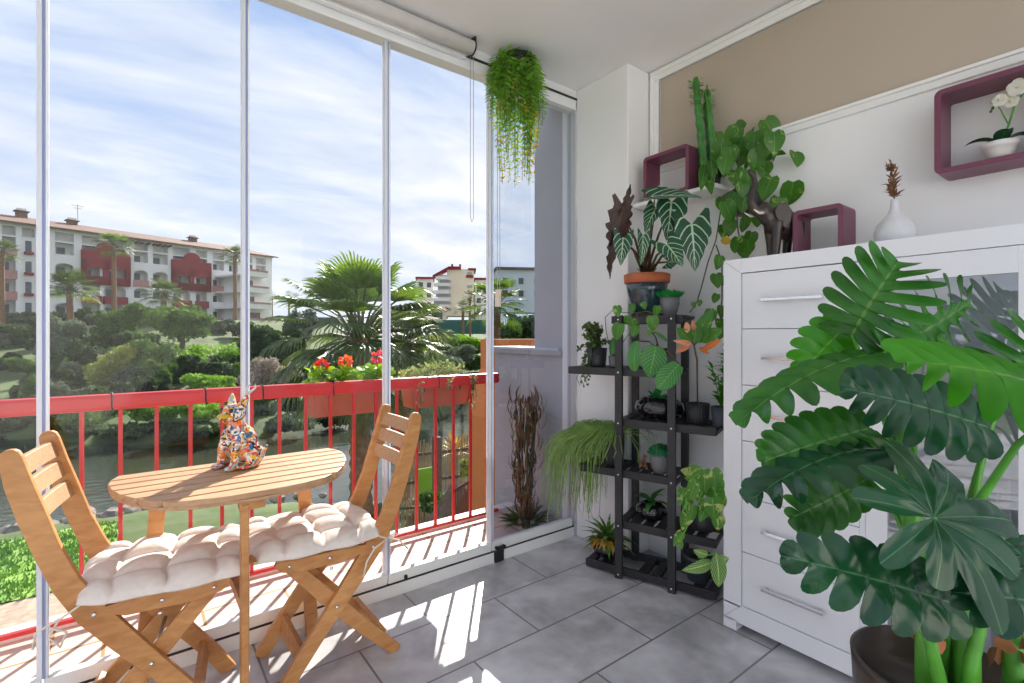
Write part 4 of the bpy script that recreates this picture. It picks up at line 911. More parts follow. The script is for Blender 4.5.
# ================================================================== TERRACE + RAILING
YR = 2.71
b = MB(); b.box(-6, 3.2, YG+.07, YR+.10, -.25, -.002); struct(b.build('floor_terrace', M['balc']))
b = MB(); b.box(-6, 2.12, YR+.03, YR+.12, -.24, .022); struct(b.build('trim_terrace_kerb', M['slab'], bevel=.004))
b = MB(); b.box(2.125, 2.32, YG+.12, 2.56, -.2, 3.4); struct(b.build('wall_neighbour', M['ext']))
b = MB(); b.box(2.125, 2.32, 2.56, 3.02, -.25, 1.075); b.box(2.10, 2.34, 2.20 if False else 2.56, 3.04, 1.075, 1.105); b.box(2.095, 2.125, YG+.12, 2.56, 1.075, 1.105); struct(b.build('wall_parapet', M['extw'] if False else M['ext']))
b = MB(); b.box(2.09, 2.36, YG+.14, 3.05, 1.105, 1.120); struct(b.build('trim_parapet_coping', M['extw']))
rl = thing('terrace_railing', 'red metal railing along the terrace outside the glass', 'railing', (0, YR, 0))
q = MB(); q.box(-5.5, 1.93, -.028, .028, .885, .952); q.build('handrail', M['red'], rl, bevel=.016, seg=3)
q = MB(); q.box(-5.5, 1.93, -.012, .012, .028, .045); q.build('bottom_rail', M['red'], rl, bevel=.002)
x = 1.846-.006
while x > -5.4:
    q = MB(); q.box(x-.0075, x+.0075, -.0075, .0075, .044, .887); q.build('baluster', M['red'], rl); x -= .1262*1.0
for px_ in (112, 205, 262, 335 if False else 332, 437):
    v = ray(px_); t = YR/v.y; X = v.x*t
    q = MB(); q.tube([(X, YR-.031, .90), (X, YR-.026, .955), (X, YR+.026, .955), (X, YR+.031, .90), (X+.004, YR-.02, .882), (X, YR-.031, .90)], .0035, 6)
    tag(q.build('cable_tie', M['blackp']), 'black cable tie looped round the red handrail', 'cable tie', 'cable ties on the handrail')
# hanging boxes outside the rail
def planter_box(label, x0, x1):
    t = thing('rail_planter', label, 'planter', ((x0+x1)/2, YR+.125, .755)); h = (x1-x0)/2
    q = MB(); vs = []
    for (z, k, w) in ((0, .93, .062), (.17, 1, .080)):
        vs += [(-h*k, -w, z), (h*k, -w, z), (h*k, w, z), (-h*k, w, z)]
    q.add(vs, [(3, 2, 1, 0), (0, 1, 5, 4), (1, 2, 6, 5), (2, 3, 7, 6), (3, 0, 4, 7)]); q.box(-h*1.02, h*1.02, -.086, -.076, .150, .172); q.box(-h*1.02, h*1.02, .076, .086, .155, .185); q.box(-h*1.02, -h*1.02+.01, -.086, .086, .155, .185); q.box(h*1.02-.01, h*1.02, -.086, .086, .155, .185); q.build('box', M['plantbox'], t, bevel=.004)
    q = MB(); q.box(-h*.98, h*.98, -.076, .076, .14, .16); q.build('soil', M['soil'], t)
    for s in (-.6, .6): q = MB(); q.tube([(s*h, -.09, .10), (s*h, -.092, .17), (s*h, -.095, .202), (s*h, -.155, .205)], .004, 6); q.build('hook', M['blackp'], t)
    return t
db_ = plant('reflection_bush', 'tall brown bush shape standing in for a reflection behind the last glass panel', 'plant', (1.945, 2.43, 0)); q = MB()  # added bush shape in place of a brown reflection in the pane
for k in range(260):
    a = R.random()*2*PI; z = R.uniform(.05, .78); r = .13*(.35+z)*R.uniform(.3, 1.5); leaf(q, (math.cos(a)*r*.5, math.sin(a)*r*.5, z), (math.cos(a)*.5, math.sin(a)*.5, R.uniform(.3, 1.2)), (math.cos(a), math.sin(a), 0), R.uniform(.08, .17), .016, W_lance, 1.8, .3, 1, 4)
q.build('foliage', M['straw'], db_); q = MB()
for k in range(9): a = k*.7; q.tube([(math.cos(a)*.02, math.sin(a)*.02, 0), (math.cos(a)*.05, math.sin(a)*.05, .5), (math.cos(a)*.07, math.sin(a)*.07, .80)], .006, 5)
q.build('stem', M['bark'], db_); q = MB()
for k in range(90): a = R.random()*2*PI; leaf(q, (math.cos(a)*.06, math.sin(a)*.06, .02), (math.cos(a), math.sin(a), R.uniform(.4, 1.4)), (0, 0, 1), R.uniform(.08, .16), .02, W_lance, .8, .3, 1, 5)
q.build('basal_leaf', M['small'], db_)
b1 = planter_box('brown rail planter with geraniums, left of the right chair', .75, 1.18)
b2 = planter_box('brown rail planter with silvery trailing plant, right of the right chair', 1.32, 1.745)
for (px_, py, mt, col, cl) in ((322, 366, 'petal_red', 'red', 'left'), (345, 362, 'petal_coral', 'coral', 'middle'), (377, 357, 'petal_pink', 'pink', 'right')):
    v = ray(px_); t = (YR+.14)/v.y; X = v.x*t; g = plant('geranium', '%s geranium in the rail planter, %s of the three' % (col, cl), 'flower', (X, YR+.13, .90)); q = MB(); sl = []
    for k in range(80):
        a = R.random()*2*PI; r = R.uniform(.0, .10); p = Vector((math.cos(a)*r, math.sin(a)*r*.6, R.uniform(.02, .11))); leaf(q, p, Vector((R.uniform(-1, 1), R.uniform(-1, 1), .4)), rv(.5)+Vector((0, -.5, .7)), .04, .042, W_round, .3, .15, 2, 6)
        if k % 8 == 0: sl.append([(0, 0, 0), p*.5, p])
    q.build('foliage', M['geran'], g); hz = (HY-py)/FP*t+CH-.90; sl.append([(0, 0, 0), (0, 0, hz*.6), (0, 0, hz)]); stems(g, sl, M['stemg'], r=.002)
    q = MB()
    for k in range(46):
        n = rv(); n = n.normalized() if n.length > .1 else Z; leaf(q, Vector((0, 0, hz))+n*.022, n, rv(), .024, .022, W_round, .5, .15, 1, 4)
    q.build('blossom', M[mt], g)
sv = plant('silvery_plant', 'silvery trailing plant spilling over the right rail planter', 'potted plant', (1.53, YR+.12, .90)); q = MB(); sl = []
for k in range(420):
    X = R.uniform(-.24, .21); a = R.random()*PI*2; p = Vector((X, math.cos(a)*.07, .02+abs(math.sin(a))*.11*(1-(X/.30)**2)*R.uniform(.5, 1.1))); leaf(q, p, rv()+Vector((0, 0, .3)), rv(), .032, .015, W_ovate, .3, .2, 1, 4)
for (X, l) in ((.17, .2), (.185, .12), (-.20, .15), (.0, .06)):
    sl.append([(X, -.05, .03), (X, -.16, .06), (X+.01, -.175, .03-l)])
    for j in range(16): leaf(q, Vector((X, -.17, .04-l*R.random()))+rv(.01), rv(), rv(), .028, .013, W_ovate, .3, .2, 1, 4)
stems(sv, sl, M['vine'], r=.002, n=5); q.build('foliage', M['silver'], sv)

# orange garden wall beyond the rail
b = MB(); b.extrude([(2.86, -3.6), (2.86, .35), (2.96, .78), (3.01, .84), (3.01, 1.16), (4.2, 1.16), (4.2, -3.6)], 4.25, 4.55, lambda u, v, w: Vector((u, w, v))); struct(b.build('wall_orange', M['orange']))

# ================================================================== LAND
GZ = -3.6
def ynear(X): return 17.2 - .05*X if X < 2 else 17.2-.1-(X-2)*.75 if X < 8 else 12.6+(X-8)*.2
YF = [(-400, 60), (-60, 60), (-20, 42), (-5.4, 35), (-1.3, 29.6), (3.8, 25.7), (7, 28.2), (14, 32.4), (20.5, 34.7), (60, 44), (500, 60)]
def yfar(X):
    for (a, b), (c, d) in zip(YF, YF[1:]):
        if X <= c: return b+(d-b)*(X-a)/(c-a)
    return 60
def ground(X, Y):
    yn, yf = ynear(X), yfar(X)
    if Y < yn: h = GZ + min(.25, (yn-Y)*.12)
    elif Y < yf: h = GZ-.5
    else:
        s = Y-yf; h = GZ-.5+min(1.0, s*.8)
        h += max(0, min(1.15, (s-1)/46))**1.5*5.4 + max(0, s-60)*.02
    return h
def seg_grid(xs, ys, name, mat, fn=ground, nz=.0):
    vs = [(x, y, fn(x, y)+R.uniform(-nz, nz)) for x in xs for y in ys]; n = len(ys)
    fs = [(i*n+j, (i+1)*n+j, (i+1)*n+j+1, i*n+j+1) for i in range(len(xs)-1) for j in range(n-1)]
    q = MB(); q.add(vs, fs, sm=True); return q.build(name, mat)
def groundmat():
    m, nt, b_ = newmat('land'); f = noise(nt, .35, 8, None, .4, 'Object'); f2 = noise(nt, 3.5, 8)
    a = nd(nt, 'ShaderNodeMath', operation='MULTIPLY_ADD'); L(nt, f2, a.inputs[0]); a.inputs[1].default_value = .6; L(nt, f, a.inputs[2])
    L(nt, ramp(nt, a.outputs[0], [(.50, (.02, .035, .010)), (.75, (.06, .10, .022)), (1.0, (.085, .12, .035))]), b_.inputs['Base Color']); b_.inputs['Roughness'].default_value = .95; return m
M['land'] = groundmat()
ax = [-400, -250, -150, -100, -70, -50, -40]+[-34+k*1.5 for k in range(60)]+[60, 75, 100, 150, 250, 400]
ay = [-60, -20, 3.5]+[5+k*1.0 for k in range(62)]+[70, 78, 88, 100, 120, 150, 200, 300, 500, 900]
g = seg_grid(ax, ay, 'ground', M['land'], nz=.05); g['kind'] = 'structure'
wm, nt, bb = newmat('river_water'); bb.inputs['Base Color'].default_value = (.035, .045, .03, 1); bb.inputs['Roughness'].default_value = .08; bump(nt, bb, noise(nt, 3, 4, (.5, 1.2, 1)), .35, .05)
q = MB(); q.add([(-60, 9, GZ-.22), (90, 9, GZ-.22), (90, 90, GZ-.22), (-60, 40, GZ-.22)], [(0, 1, 2, 3)]); w_ = q.build('river_water', wm); tag(w_, 'shallow grey river running below the terrace', 'river', kind='stuff')
# lawn on the near bank
lm_, nt, bb = newmat('lawn_grass'); f = noise(nt, 2.5, 8); L(nt, ramp(nt, f, [(.35, (.10, .25, .03)), (.65, (.26, .44, .07))]), bb.inputs['Base Color']); bb.inputs['Roughness'].default_value = .9
xs = [-9+k*.25 for k in range(36)]; ys = [11.8+k*.25 for k in range(16)]
lw = seg_grid(xs, ys, 'lawn', lm_, lambda x, y: ground(x, y)+.06, .03)
q = MB()
q.v = []; vv = []; ff = []
lb = MB()
for k in range(9000):
    x = R.uniform(-9, -.3); y = R.uniform(11.8, 15.4); z = ground(x, y)+.04; h = R.uniform(.06, .14); a = R.random()*PI; dx, dy = math.cos(a)*.03, math.sin(a)*.03; lx, ly = R.uniform(-.04, .04), R.uniform(-.04, .04)
    lb.add([(x-dx, y-dy, z), (x+dx, y+dy, z), (x+lx, y+ly, z+h)], [(0, 1, 2)])
gb = lb.build('grass_blades', lm_, lw); tag(lw, 'bright green lawn strip at the lower left beyond the railing', 'lawn', kind='stuff')
M['gravel'] = flat('pale_gravel', s2l(170, 150, 132), .95, .25, 8)
xs = [-9+k*.5 for k in range(19)]; g2 = seg_grid(xs, [10.2, 11, 11.8], 'gravel_path', M['gravel'], lambda x, y: ground(x, y)+.05); tag(g2, 'pale gravel strip below the lawn', 'path', kind='structure')
# rocks at the river edge
M['rock'] = flat('rock', (.22, .20, .18), .9, .4, 3, bmp=.5)
for k in range(34):
    x = R.uniform(-8, 5); y = ynear(x)+R.uniform(-.3, .5); s = R.uniform(.15, .42); q = MB(); q.ell((0, 0, 0), (s, s*.8, s*.6), 9, 6)
    q.v = [tuple(Vector(p)*(1+R.uniform(-.12, .12))) for p in q.v]; r_ = q.build('rock', M['rock'], smooth=False); r_.location = (x, y, GZ-.05); r_.rotation_euler = (0, 0, R.random()*6)
    tag(r_, 'grey boulder at the near edge of the river', 'rock', 'boulders along the river edge')

# ------------------------------------------------------------------ trees
import numpy as np
def leafcloud(name, mat, parent, blobs, n, size, seed, shell=.35, droop=0):
    g = np.random.default_rng(seed); tot = sum(b[3]*b[4] for b in blobs); V = []
    for (x, y, z, rx, rz) in blobs:
        m = max(8, int(n*rx*rz/tot)); d = g.normal(size=(m, 3)); d /= np.linalg.norm(d, axis=1)[:, None]
        rad = 1-shell*g.random(m)**1.5; lump = 1+.16*np.sin(d[:, 0]*7+x)*np.sin(d[:, 1]*6+y)*np.sin(d[:, 2]*8+z)
        c = d*(rad*lump)[:, None]*np.array([rx, rx, rz])+np.array([x, y, z])
        a = g.normal(size=(m, 3)); a /= np.linalg.norm(a, axis=1)[:, None]; b = np.cross(a, g.normal(size=(m, 3))); b /= np.linalg.norm(b, axis=1)[:, None]
        s = (size*(.6+.8*g.random(m)))[:, None]
        V.append(np.stack([c-a*s-b*s*.5, c+a*s*.2-b*s*.6, c+a*s+b*s*.1, c-a*s*.1+b*s*.6], 1))
    V = np.concatenate(V).reshape(-1, 3); nq = len(V)//4; me = bpy.data.meshes.new(name)
    me.vertices.add(len(V)); me.vertices.foreach_set('co', V.ravel()); me.loops.add(nq*4); me.loops.foreach_set('vertex_index', np.arange(nq*4)); me.polygons.add(nq)
    me.polygons.foreach_set('loop_start', np.arange(nq)*4); me.polygons.foreach_set('loop_total', np.full(nq, 4)); me.materials.append(mat); me.update(calc_edges=True)
    o = bpy.data.objects.new(name, me); COL.objects.link(o); o.parent = parent; return o
def foli(name, c1, c2, tr=.3):
    m, nt, b_ = newmat(name); f = noise(nt, .9, 4); gi = nd(nt, 'ShaderNodeObjectInfo')
    a = nd(nt, 'ShaderNodeMath', operation='MULTIPLY_ADD'); L(nt, gi.outputs['Random'], a.inputs[0]); a.inputs[1].default_value = .2; L(nt, f, a.inputs[2])
    col = ramp(nt, a.outputs[0], [(.35, c1), (.75, c2)]); L(nt, col, b_.inputs['Base Color']); b_.inputs['Roughness'].default_value = .7; b_.inputs['Specular IOR Level'].default_value = .2
    t_ = nd(nt, 'ShaderNodeBsdfTranslucent'); L(nt, col, t_.inputs[0]); ms = nd(nt, 'ShaderNodeMixShader'); ms.inputs[0].default_value = tr; L(nt, b_.outputs[0], ms.inputs[1]); L(nt, t_.outputs[0], ms.inputs[2]); L(nt, ms.outputs[0], nt.nodes['Material Output'].inputs[0]); return m
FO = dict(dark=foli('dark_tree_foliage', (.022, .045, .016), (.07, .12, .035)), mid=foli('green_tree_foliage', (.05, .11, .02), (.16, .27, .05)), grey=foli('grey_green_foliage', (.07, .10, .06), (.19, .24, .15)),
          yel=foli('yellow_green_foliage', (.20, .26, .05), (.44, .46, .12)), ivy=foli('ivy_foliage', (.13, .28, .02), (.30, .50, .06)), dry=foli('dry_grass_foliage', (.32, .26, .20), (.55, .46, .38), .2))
def tree(name, label, cat, px_, py0, py1, hw, dep, fo, seed, n=1500, group=None, trunk=True, nb=7, size=None):
    """crown spans px_+-hw and py0..py1 at depth dep"""
    c = P(px_, (py0+py1)/2, dep); rx = hw/FP*dep; rz = (py1-py0)/2/FP*dep; gz = min(ground(c.x, c.y), c.z-rz*.9)-.1
    t = thing(name, label, cat, (c.x, c.y, gz), 0, group); rr = random.Random(seed); H0 = c.z-gz
    bl = [(0, 0, H0, rx*.66, rz*.66)]
    for k in range(nb):
        a = k*2.4; e = rr.uniform(-.5, .6); bl.append((math.cos(a)*rx*.55, math.sin(a)*rx*.5, H0+e*rz, rx*rr.uniform(.32, .48), rz*rr.uniform(.32, .46)))
    sz = size or max(.055, dep*.0036)
    leafcloud('foliage', FO[fo], t, bl, n, sz, seed)
    q = MB()
    for b_ in bl: q.ell(b_[:3], (b_[3]*.72, b_[3]*.72, b_[4]*.72), 10, 7)
    q.build('inner_crown', FO[fo], t)
    if trunk:
        q = MB(); q.tube([(0, 0, 0), (.05*rx, 0, H0*.5), (0, 0, H0)], [rx*.09+.05, rx*.06+.04, rx*.03], 8)
        for k in range(3): q.tube([(0, 0, H0*.55), (bl[k+1][0]*.7, bl[k+1][1]*.7, H0)], [rx*.04+.02, .02], 6)
        q.build('trunk', M['bark'], t)
    return t
TB = 'trees on the slope across the river'
TR = [ # px, y0, y1, hw, depth, foliage, label
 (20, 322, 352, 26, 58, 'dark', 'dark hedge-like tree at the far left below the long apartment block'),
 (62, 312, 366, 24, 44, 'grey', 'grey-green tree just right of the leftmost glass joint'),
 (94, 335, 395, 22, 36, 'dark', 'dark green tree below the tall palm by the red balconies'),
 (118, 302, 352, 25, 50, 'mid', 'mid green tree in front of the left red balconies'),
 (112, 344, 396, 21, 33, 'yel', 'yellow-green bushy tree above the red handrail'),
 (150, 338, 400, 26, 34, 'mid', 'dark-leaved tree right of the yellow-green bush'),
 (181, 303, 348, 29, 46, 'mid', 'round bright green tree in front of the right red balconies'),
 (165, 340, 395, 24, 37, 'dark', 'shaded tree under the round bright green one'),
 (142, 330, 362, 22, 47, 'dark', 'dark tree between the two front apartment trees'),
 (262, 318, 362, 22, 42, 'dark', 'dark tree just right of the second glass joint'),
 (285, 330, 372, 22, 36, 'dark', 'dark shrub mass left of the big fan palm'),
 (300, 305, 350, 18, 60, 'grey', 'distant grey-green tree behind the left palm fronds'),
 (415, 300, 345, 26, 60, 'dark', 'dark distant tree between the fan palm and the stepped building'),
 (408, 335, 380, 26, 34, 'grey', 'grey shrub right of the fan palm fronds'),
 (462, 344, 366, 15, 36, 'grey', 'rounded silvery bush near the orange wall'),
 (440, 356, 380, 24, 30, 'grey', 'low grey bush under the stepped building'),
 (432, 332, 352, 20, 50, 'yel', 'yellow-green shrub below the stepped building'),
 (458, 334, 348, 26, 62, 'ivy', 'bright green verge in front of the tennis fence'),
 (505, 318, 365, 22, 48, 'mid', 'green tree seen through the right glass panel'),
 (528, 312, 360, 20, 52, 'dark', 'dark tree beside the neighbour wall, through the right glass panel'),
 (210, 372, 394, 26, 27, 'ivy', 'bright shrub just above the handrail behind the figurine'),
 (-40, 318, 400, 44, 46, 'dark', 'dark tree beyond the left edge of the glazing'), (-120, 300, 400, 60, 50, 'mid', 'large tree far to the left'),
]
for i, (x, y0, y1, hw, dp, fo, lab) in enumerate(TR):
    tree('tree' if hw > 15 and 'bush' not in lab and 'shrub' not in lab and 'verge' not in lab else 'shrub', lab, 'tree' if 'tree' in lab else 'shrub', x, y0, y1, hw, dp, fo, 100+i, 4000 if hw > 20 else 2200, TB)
FR = random.Random(77); fi = 0
for (dp, x0, x1, st, hh) in ((28, 20, 300, 16, 1.7), (34, 30, 300, 16, 1.8), (40, -10, 300, 18, 1.5), (50, -20, 160, 20, 1.5), (62, 20, 290, 22, 1.8), (40, 405, 480, 18, 1.6), (55, 405, 480, 18, 1.8), (70, 400, 530, 18, 2.4)):
    x = x0
    while x < x1:
        xx = x+FR.uniform(-5, 5); c = P(xx, HY, dp); gz = ground(c.x, c.y); h = hh*FR.uniform(.75, 1.25)
        yb = HY-(gz-.3-CH)/dp*FP; yt = HY-(gz+h-CH)/dp*FP
        lab = ['low shrub in the dense growth just above the river', 'shrub in the dense growth half-way up the far slope', 'shrub in the dense growth near the apartment block', 'shrub on the slope below the stepped building'][0 if dp < 33 else 3 if x0 > 300 else 1 if dp < 50 else 2]
        tree('slope_shrub', lab, 'shrub', xx, yt, yb, st*FR.uniform(.6, .8), dp+FR.uniform(-2, 2), FR.choice(['dark', 'dark', 'dark', 'grey', 'mid', 'mid', 'dark'] if dp != 62 else ['dark', 'grey']), 700+fi, 1700, 'far slope growth: '+lab, False, 5); fi += 1; x += st
# far river bank bushes seen between the balusters
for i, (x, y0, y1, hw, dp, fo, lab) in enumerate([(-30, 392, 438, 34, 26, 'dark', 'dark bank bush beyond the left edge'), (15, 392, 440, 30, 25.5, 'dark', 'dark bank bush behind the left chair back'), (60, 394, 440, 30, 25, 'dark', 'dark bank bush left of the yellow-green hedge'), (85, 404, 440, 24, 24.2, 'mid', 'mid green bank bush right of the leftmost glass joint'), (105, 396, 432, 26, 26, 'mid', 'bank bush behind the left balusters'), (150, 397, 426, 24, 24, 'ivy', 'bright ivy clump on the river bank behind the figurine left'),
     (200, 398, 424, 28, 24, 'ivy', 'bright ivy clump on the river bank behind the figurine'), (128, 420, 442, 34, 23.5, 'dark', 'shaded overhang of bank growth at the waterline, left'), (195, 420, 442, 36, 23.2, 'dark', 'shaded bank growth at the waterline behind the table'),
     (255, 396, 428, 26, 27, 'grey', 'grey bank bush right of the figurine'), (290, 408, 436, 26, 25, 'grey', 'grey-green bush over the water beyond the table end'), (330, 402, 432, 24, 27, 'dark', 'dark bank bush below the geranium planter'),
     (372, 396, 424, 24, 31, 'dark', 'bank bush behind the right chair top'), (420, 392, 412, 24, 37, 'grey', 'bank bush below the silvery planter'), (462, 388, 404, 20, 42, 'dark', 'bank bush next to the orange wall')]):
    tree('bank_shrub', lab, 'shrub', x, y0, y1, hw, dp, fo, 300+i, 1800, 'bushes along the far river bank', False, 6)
for i, (x, y0, y1, hw, dp) in enumerate([(268, 356, 392, 16, 22), (290, 362, 394, 14, 21), (250, 368, 392, 12, 21), (200, 352, 372, 18, 40), (232, 345, 372, 14, 42)]):
    tree('dry_shrub', ['pale dry shrub right of the second glass joint', 'pale dry shrub beside the palm fronds', 'small pale dry shrub by the figurine', 'dry brush on the ivy slope', 'dry brush near the second glass joint'][i], 'shrub', x, y0, y1, hw, dp, 'dry' if i < 3 else 'ivy', 400+i, 1600, 'dry shrubs by the river', False, 5)
# ivy slope + stone walls
q = MB(); pts = [P(168, 345, 60), P(250, 342, 66), P(250, 392, 40), P(168, 392, 36)]
M['stone'] = tiles('stone_retaining_wall', (.30, .235, .19), (.12, .10, .08), 1.2, .5, 0, 0, .9, .8, .05)
for lab, a_, c_, h in (('brown stone retaining wall below the left of the apartment block', P(-60, 339, 62), P(100, 339, 66), 1.9), ('brown stone retaining wall below the right of the apartment block', P(150, 342, 66), P(262, 342, 74), 1.6)):
    d = (c_-a_); ln = d.length; t = thing('retaining_wall', lab, 'wall', a_, math.atan2(d.y, d.x)); q = MB(); q.box(0, ln, -.3, .3, -2, h); q.build('masonry', M['stone'], t); q = MB(); q.box(-.1, ln+.1, -.4, .4, h, h+.15); q.build('coping', M['bark'], t)
hd = thing('ivy_hedge', 'long bright green clipped hedge above the river, left', 'hedge', P(40, 348, 52))
leafcloud('foliage', FO['ivy'], hd, [(k*1.6-11, k*.35-2, 0, 1.3, .55) for k in range(18)], 5000, .22, 5); q = MB(); [q.ell((k*1.6-11, k*.35-2, -.2), (1.2, .8, .5)) for k in range(18)]; q.build('inner_growth', FO['ivy'], hd)
hd = thing('ivy_slope', 'bright green ivy bank right of the trees, below the apartment block', 'ivy', P(215, 362, 46))
leafcloud('foliage', FO['ivy'], hd, [((k % 5)*2.2-5, (k//5)*2.2-2, (k//5)*.9-1.3, 1.9, 1.1) for k in range(15)], 7000, .2, 6); q = MB(); [q.ell(((k % 5)*2.2-5, (k//5)*2.2-2, (k//5)*.9-1.5), (1.7, 1.5, .9)) for k in range(15)]; q.build('inner_growth', FO['ivy'], hd)

# ------------------------------------------------------------------ palms
M['palmleaf'] = leafm('palm_frond', (.045, .085, .03), None, (.13, .19, .065), .45, trans=.35)
M['palmlight'] = leafm('bright_palm_frond', (.09, .18, .035), None, (.20, .30, .08), .45, trans=.4)
def fan(q, c, d, up, r, n=26, fold=.35, hang=.3):
    d = Vector(d).normalized(); s = d.cross(up).normalized(); u = s.cross(d)
    for k in range(n):
        a = -1.35+2.7*k/(n-1); dd = d*math.cos(a)+s*math.sin(a); l = r*(.78+.22*math.cos(a))*R.uniform(.92, 1.05); w = r*.062
        nn = (u+s*(.6 if k % 2 else -.6)).normalized(); sd = dd.cross(nn).normalized()
        p = [c, c+dd*l*.5+u*fold*l*.12, c+dd*l*.82+u*fold*l*.05-Vector((0, 0, hang*l*.12)), c+dd*l-Vector((0, 0, hang*l*.38))]; ww = [w*.25, w*.55, w*.30, .001]
        vs = []
        for a_, b_ in zip(p, ww): vs += [a_-sd*b_, a_+sd*b_]
        q.add(vs, [(0, 1, 3, 2), (2, 3, 5, 4), (4, 5, 7, 6)], [(0, i/3) for i in range(4) for _ in (0, 1)])
def fan_palm(name, label, px_, py, dep, rad, nfr, mats, seed, tr=.22, n=26, lo=-.6, group=None, dead=True, zb=None):
    c = P(px_, py, dep); gz = ground(c.x, c.y) if zb is None else zb; t = thing(name, label, 'palm tree', (c.x, c.y, gz), 0, group); H = c.z-gz; rr = random.Random(seed)
    q = MB(); m = 30; q.tube([(math.sin(i*.2)*tr*.1, 0, H*i/m) for i in range(m+1)], [tr*(1.15 if i % 2 else .95)*(1.25 if i < 3 else 1) for i in range(m+1)], 14); q.build('trunk', M['palmbark'], t)
    qs = [MB() for _ in mats]; qp = MB()
    for k in range(nfr):
        a = k*2.39996+rr.uniform(-.2, .2); e = lo+(1.28-lo)*((k+.5)/nfr)**.9+rr.uniform(-.12, .12); e = max(lo, min(1.35, e)); d = Vector((math.cos(a)*math.cos(e), math.sin(a)*math.cos(e), math.sin(e)))
        base = Vector((0, 0, H)); ln = rad*rr.uniform(.46, .68); hub = base+d*ln+Vector((0, 0, -.04*ln))
        qp.tube([base+Vector((d.x, d.y, 0))*tr*.6, base+d*ln*.5+Vector((0, 0, .06*ln)), hub], [rad*.016, rad*.012, rad*.009], 5)
        upv = Vector((-d.x*math.sin(e), -d.y*math.sin(e), math.cos(e)))+Vector((0, 0, .01))
        d2 = (d+Vector((0, 0, -.25))).normalized(); fan(qs[(1 if e > .55 else 0) if len(mats) > 1 else 0], hub, d2, upv, rad*rr.uniform(.40, .50), n, .35, .9 if e < .3 else .45)
    for qq, mt in zip(qs, mats):
        if qq.v: qq.build('frond', M[mt], t, smooth=False)
    qp.build('frond_stalk', M['vine'], t); return t
fan_palm('fan_palm', 'big fan palm with shaggy crown outside the middle glass panels', 360, 338, 12.5, 2.45, 42, ['palmleaf', 'palmlight'], 1, .26, 30, -.95)
fan_palm('fan_palm', 'smaller fan palm leaning right behind the big one', 402, 350, 15.5, 1.75, 30, ['palmleaf'], 2, .2, 24, -.9)
fan_palm('tall_palm', 'tall slender palm in front of the left red balconies', 114, 247, 66, 2.5, 34, ['palmleaf', 'palmlight'], 3, .25, 14, -.5)
fan_palm('tall_palm', 'tall slender palm near the second glass joint', 235, 257, 78, 2.2, 34, ['palmleaf'], 4, .25, 14, -.5)
fan_palm('short_palm', 'pale broad palm low in front of the white windows', 70, 291, 58, 3.0, 34, ['palmlight', 'palmleaf'], 5, .3, 16, -.4)
fan_palm('short_palm', 'broad palm between the two red balcony blocks', 164, 297, 60, 2.6, 34, ['palmleaf', 'palmleaf'], 6, .3, 16, -.4)
fan_palm('tall_palm', 'palm crown cut by the left edge of the picture', 2, 253, 60, 2.0, 30, ['palmleaf'], 7, .25, 14, -.5)
fan_palm('slim_palm', 'slim palm in front of the stepped building, left one', 463, 309, 78, 1.7, 26, ['palmleaf'], 8, .2, 12, -.5)
fan_palm('slim_palm', 'slim palm in front of the stepped building, right one', 470, 298, 84, 1.6, 26, ['palmleaf'], 9, .2, 12, -.5)
for i, (x, y) in enumerate(((272, 297), (289, 296), (296, 298))):
    fan_palm('distant_palm', 'tiny distant palm on the skyline left of the big fan palm', x, y, 150, 2.0, 16, ['palmleaf'], 20+i, .25, 8, -.5, 'tiny palms on the skyline', zb=1)
fan_palm('yellow_palm', 'yellow-green palm fronds beside the last glass joint', 497, 306, 14, 1.0, 26, ['palmlight'], 10, .1, 22, -.6)
# yucca and reed fence near the stairs
yc = plant('yucca', 'yellow-green spiky yucca below the terrace by the orange wall', 'plant', onz(455, 470, GZ+.3)); q = MB()
H = P(455, 452, (yc.location-Vector((0, 0, yc.location.z))).dot(FW)).z-yc.location.z
for k in range(70):
    a = R.random()*2*PI; e = R.uniform(-.3, 1.4); leaf(q, (0, 0, H), (math.cos(a)*math.cos(e), math.sin(a)*math.cos(e), math.sin(e)), (0, 0, 1), .75, .07, W_lance, .3, .3, 1, 5)
q.build('foliage', M['lt_green'] if False else M['yellow'], yc); q = MB(); q.tube([(0, 0, 0), (0, 0, H)], .07, 8); q.build('stem', M['bark'], yc)
M['reed'] = wood('reed_screen', s2l(120, 92, 70), s2l(196, 165, 128), 10, (14, 14, 1), .9)
def reed(label, a_, c_, h, seed):
    rr = random.Random(seed); d = c_-a_; n = int(d.length/.035); t = thing('reed_fence', label, 'fence', a_, math.atan2(d.y, d.x), 'reed screens by the river'); q = MB()
    for k in range(n): x = k*.035; hh = h*rr.uniform(.85, 1.08); q.tube([(x, rr.uniform(-.02, .02), 0), (x+rr.uniform(-.03, .03), rr.uniform(-.04, .04), hh)], .014, 4)
    q.build('reeds', M['reed'], t)
    q = MB(); q.box(0, d.length, -.03, .03, h*.75, h*.8); q.box(0, d.length, -.03, .03, h*.25, h*.3); q.build('rail', M['bark'], t)
def gp(x, y, z=GZ+.2): return onz(x, y, z)
reed('brown reed fence nearest the river, behind the right balusters', gp(395, 500), gp(474, 488), 1.55, 1)
reed('lower brown reed fence left of the stair rail', gp(388, 545), gp(452, 538), 1.0, 2)
q = MB(); a_ = gp(417, 520); q.box(-.09, .09, -.09, .09, 0, 2.1); o_ = q.build('wooden_post', M['bark'], bevel=.01); o_.location = gp(437, 522); tag(o_, 'dark wooden post in the garden beyond the right balusters', 'post')
fl = thing('green_flag', 'bright green leaning board by the reed fence', 'board', gp(424, 510)); q = MB(); q.box(-.25, .25, -.02, .02, 0, 1.1); q.build('board', FO['ivy'], fl)
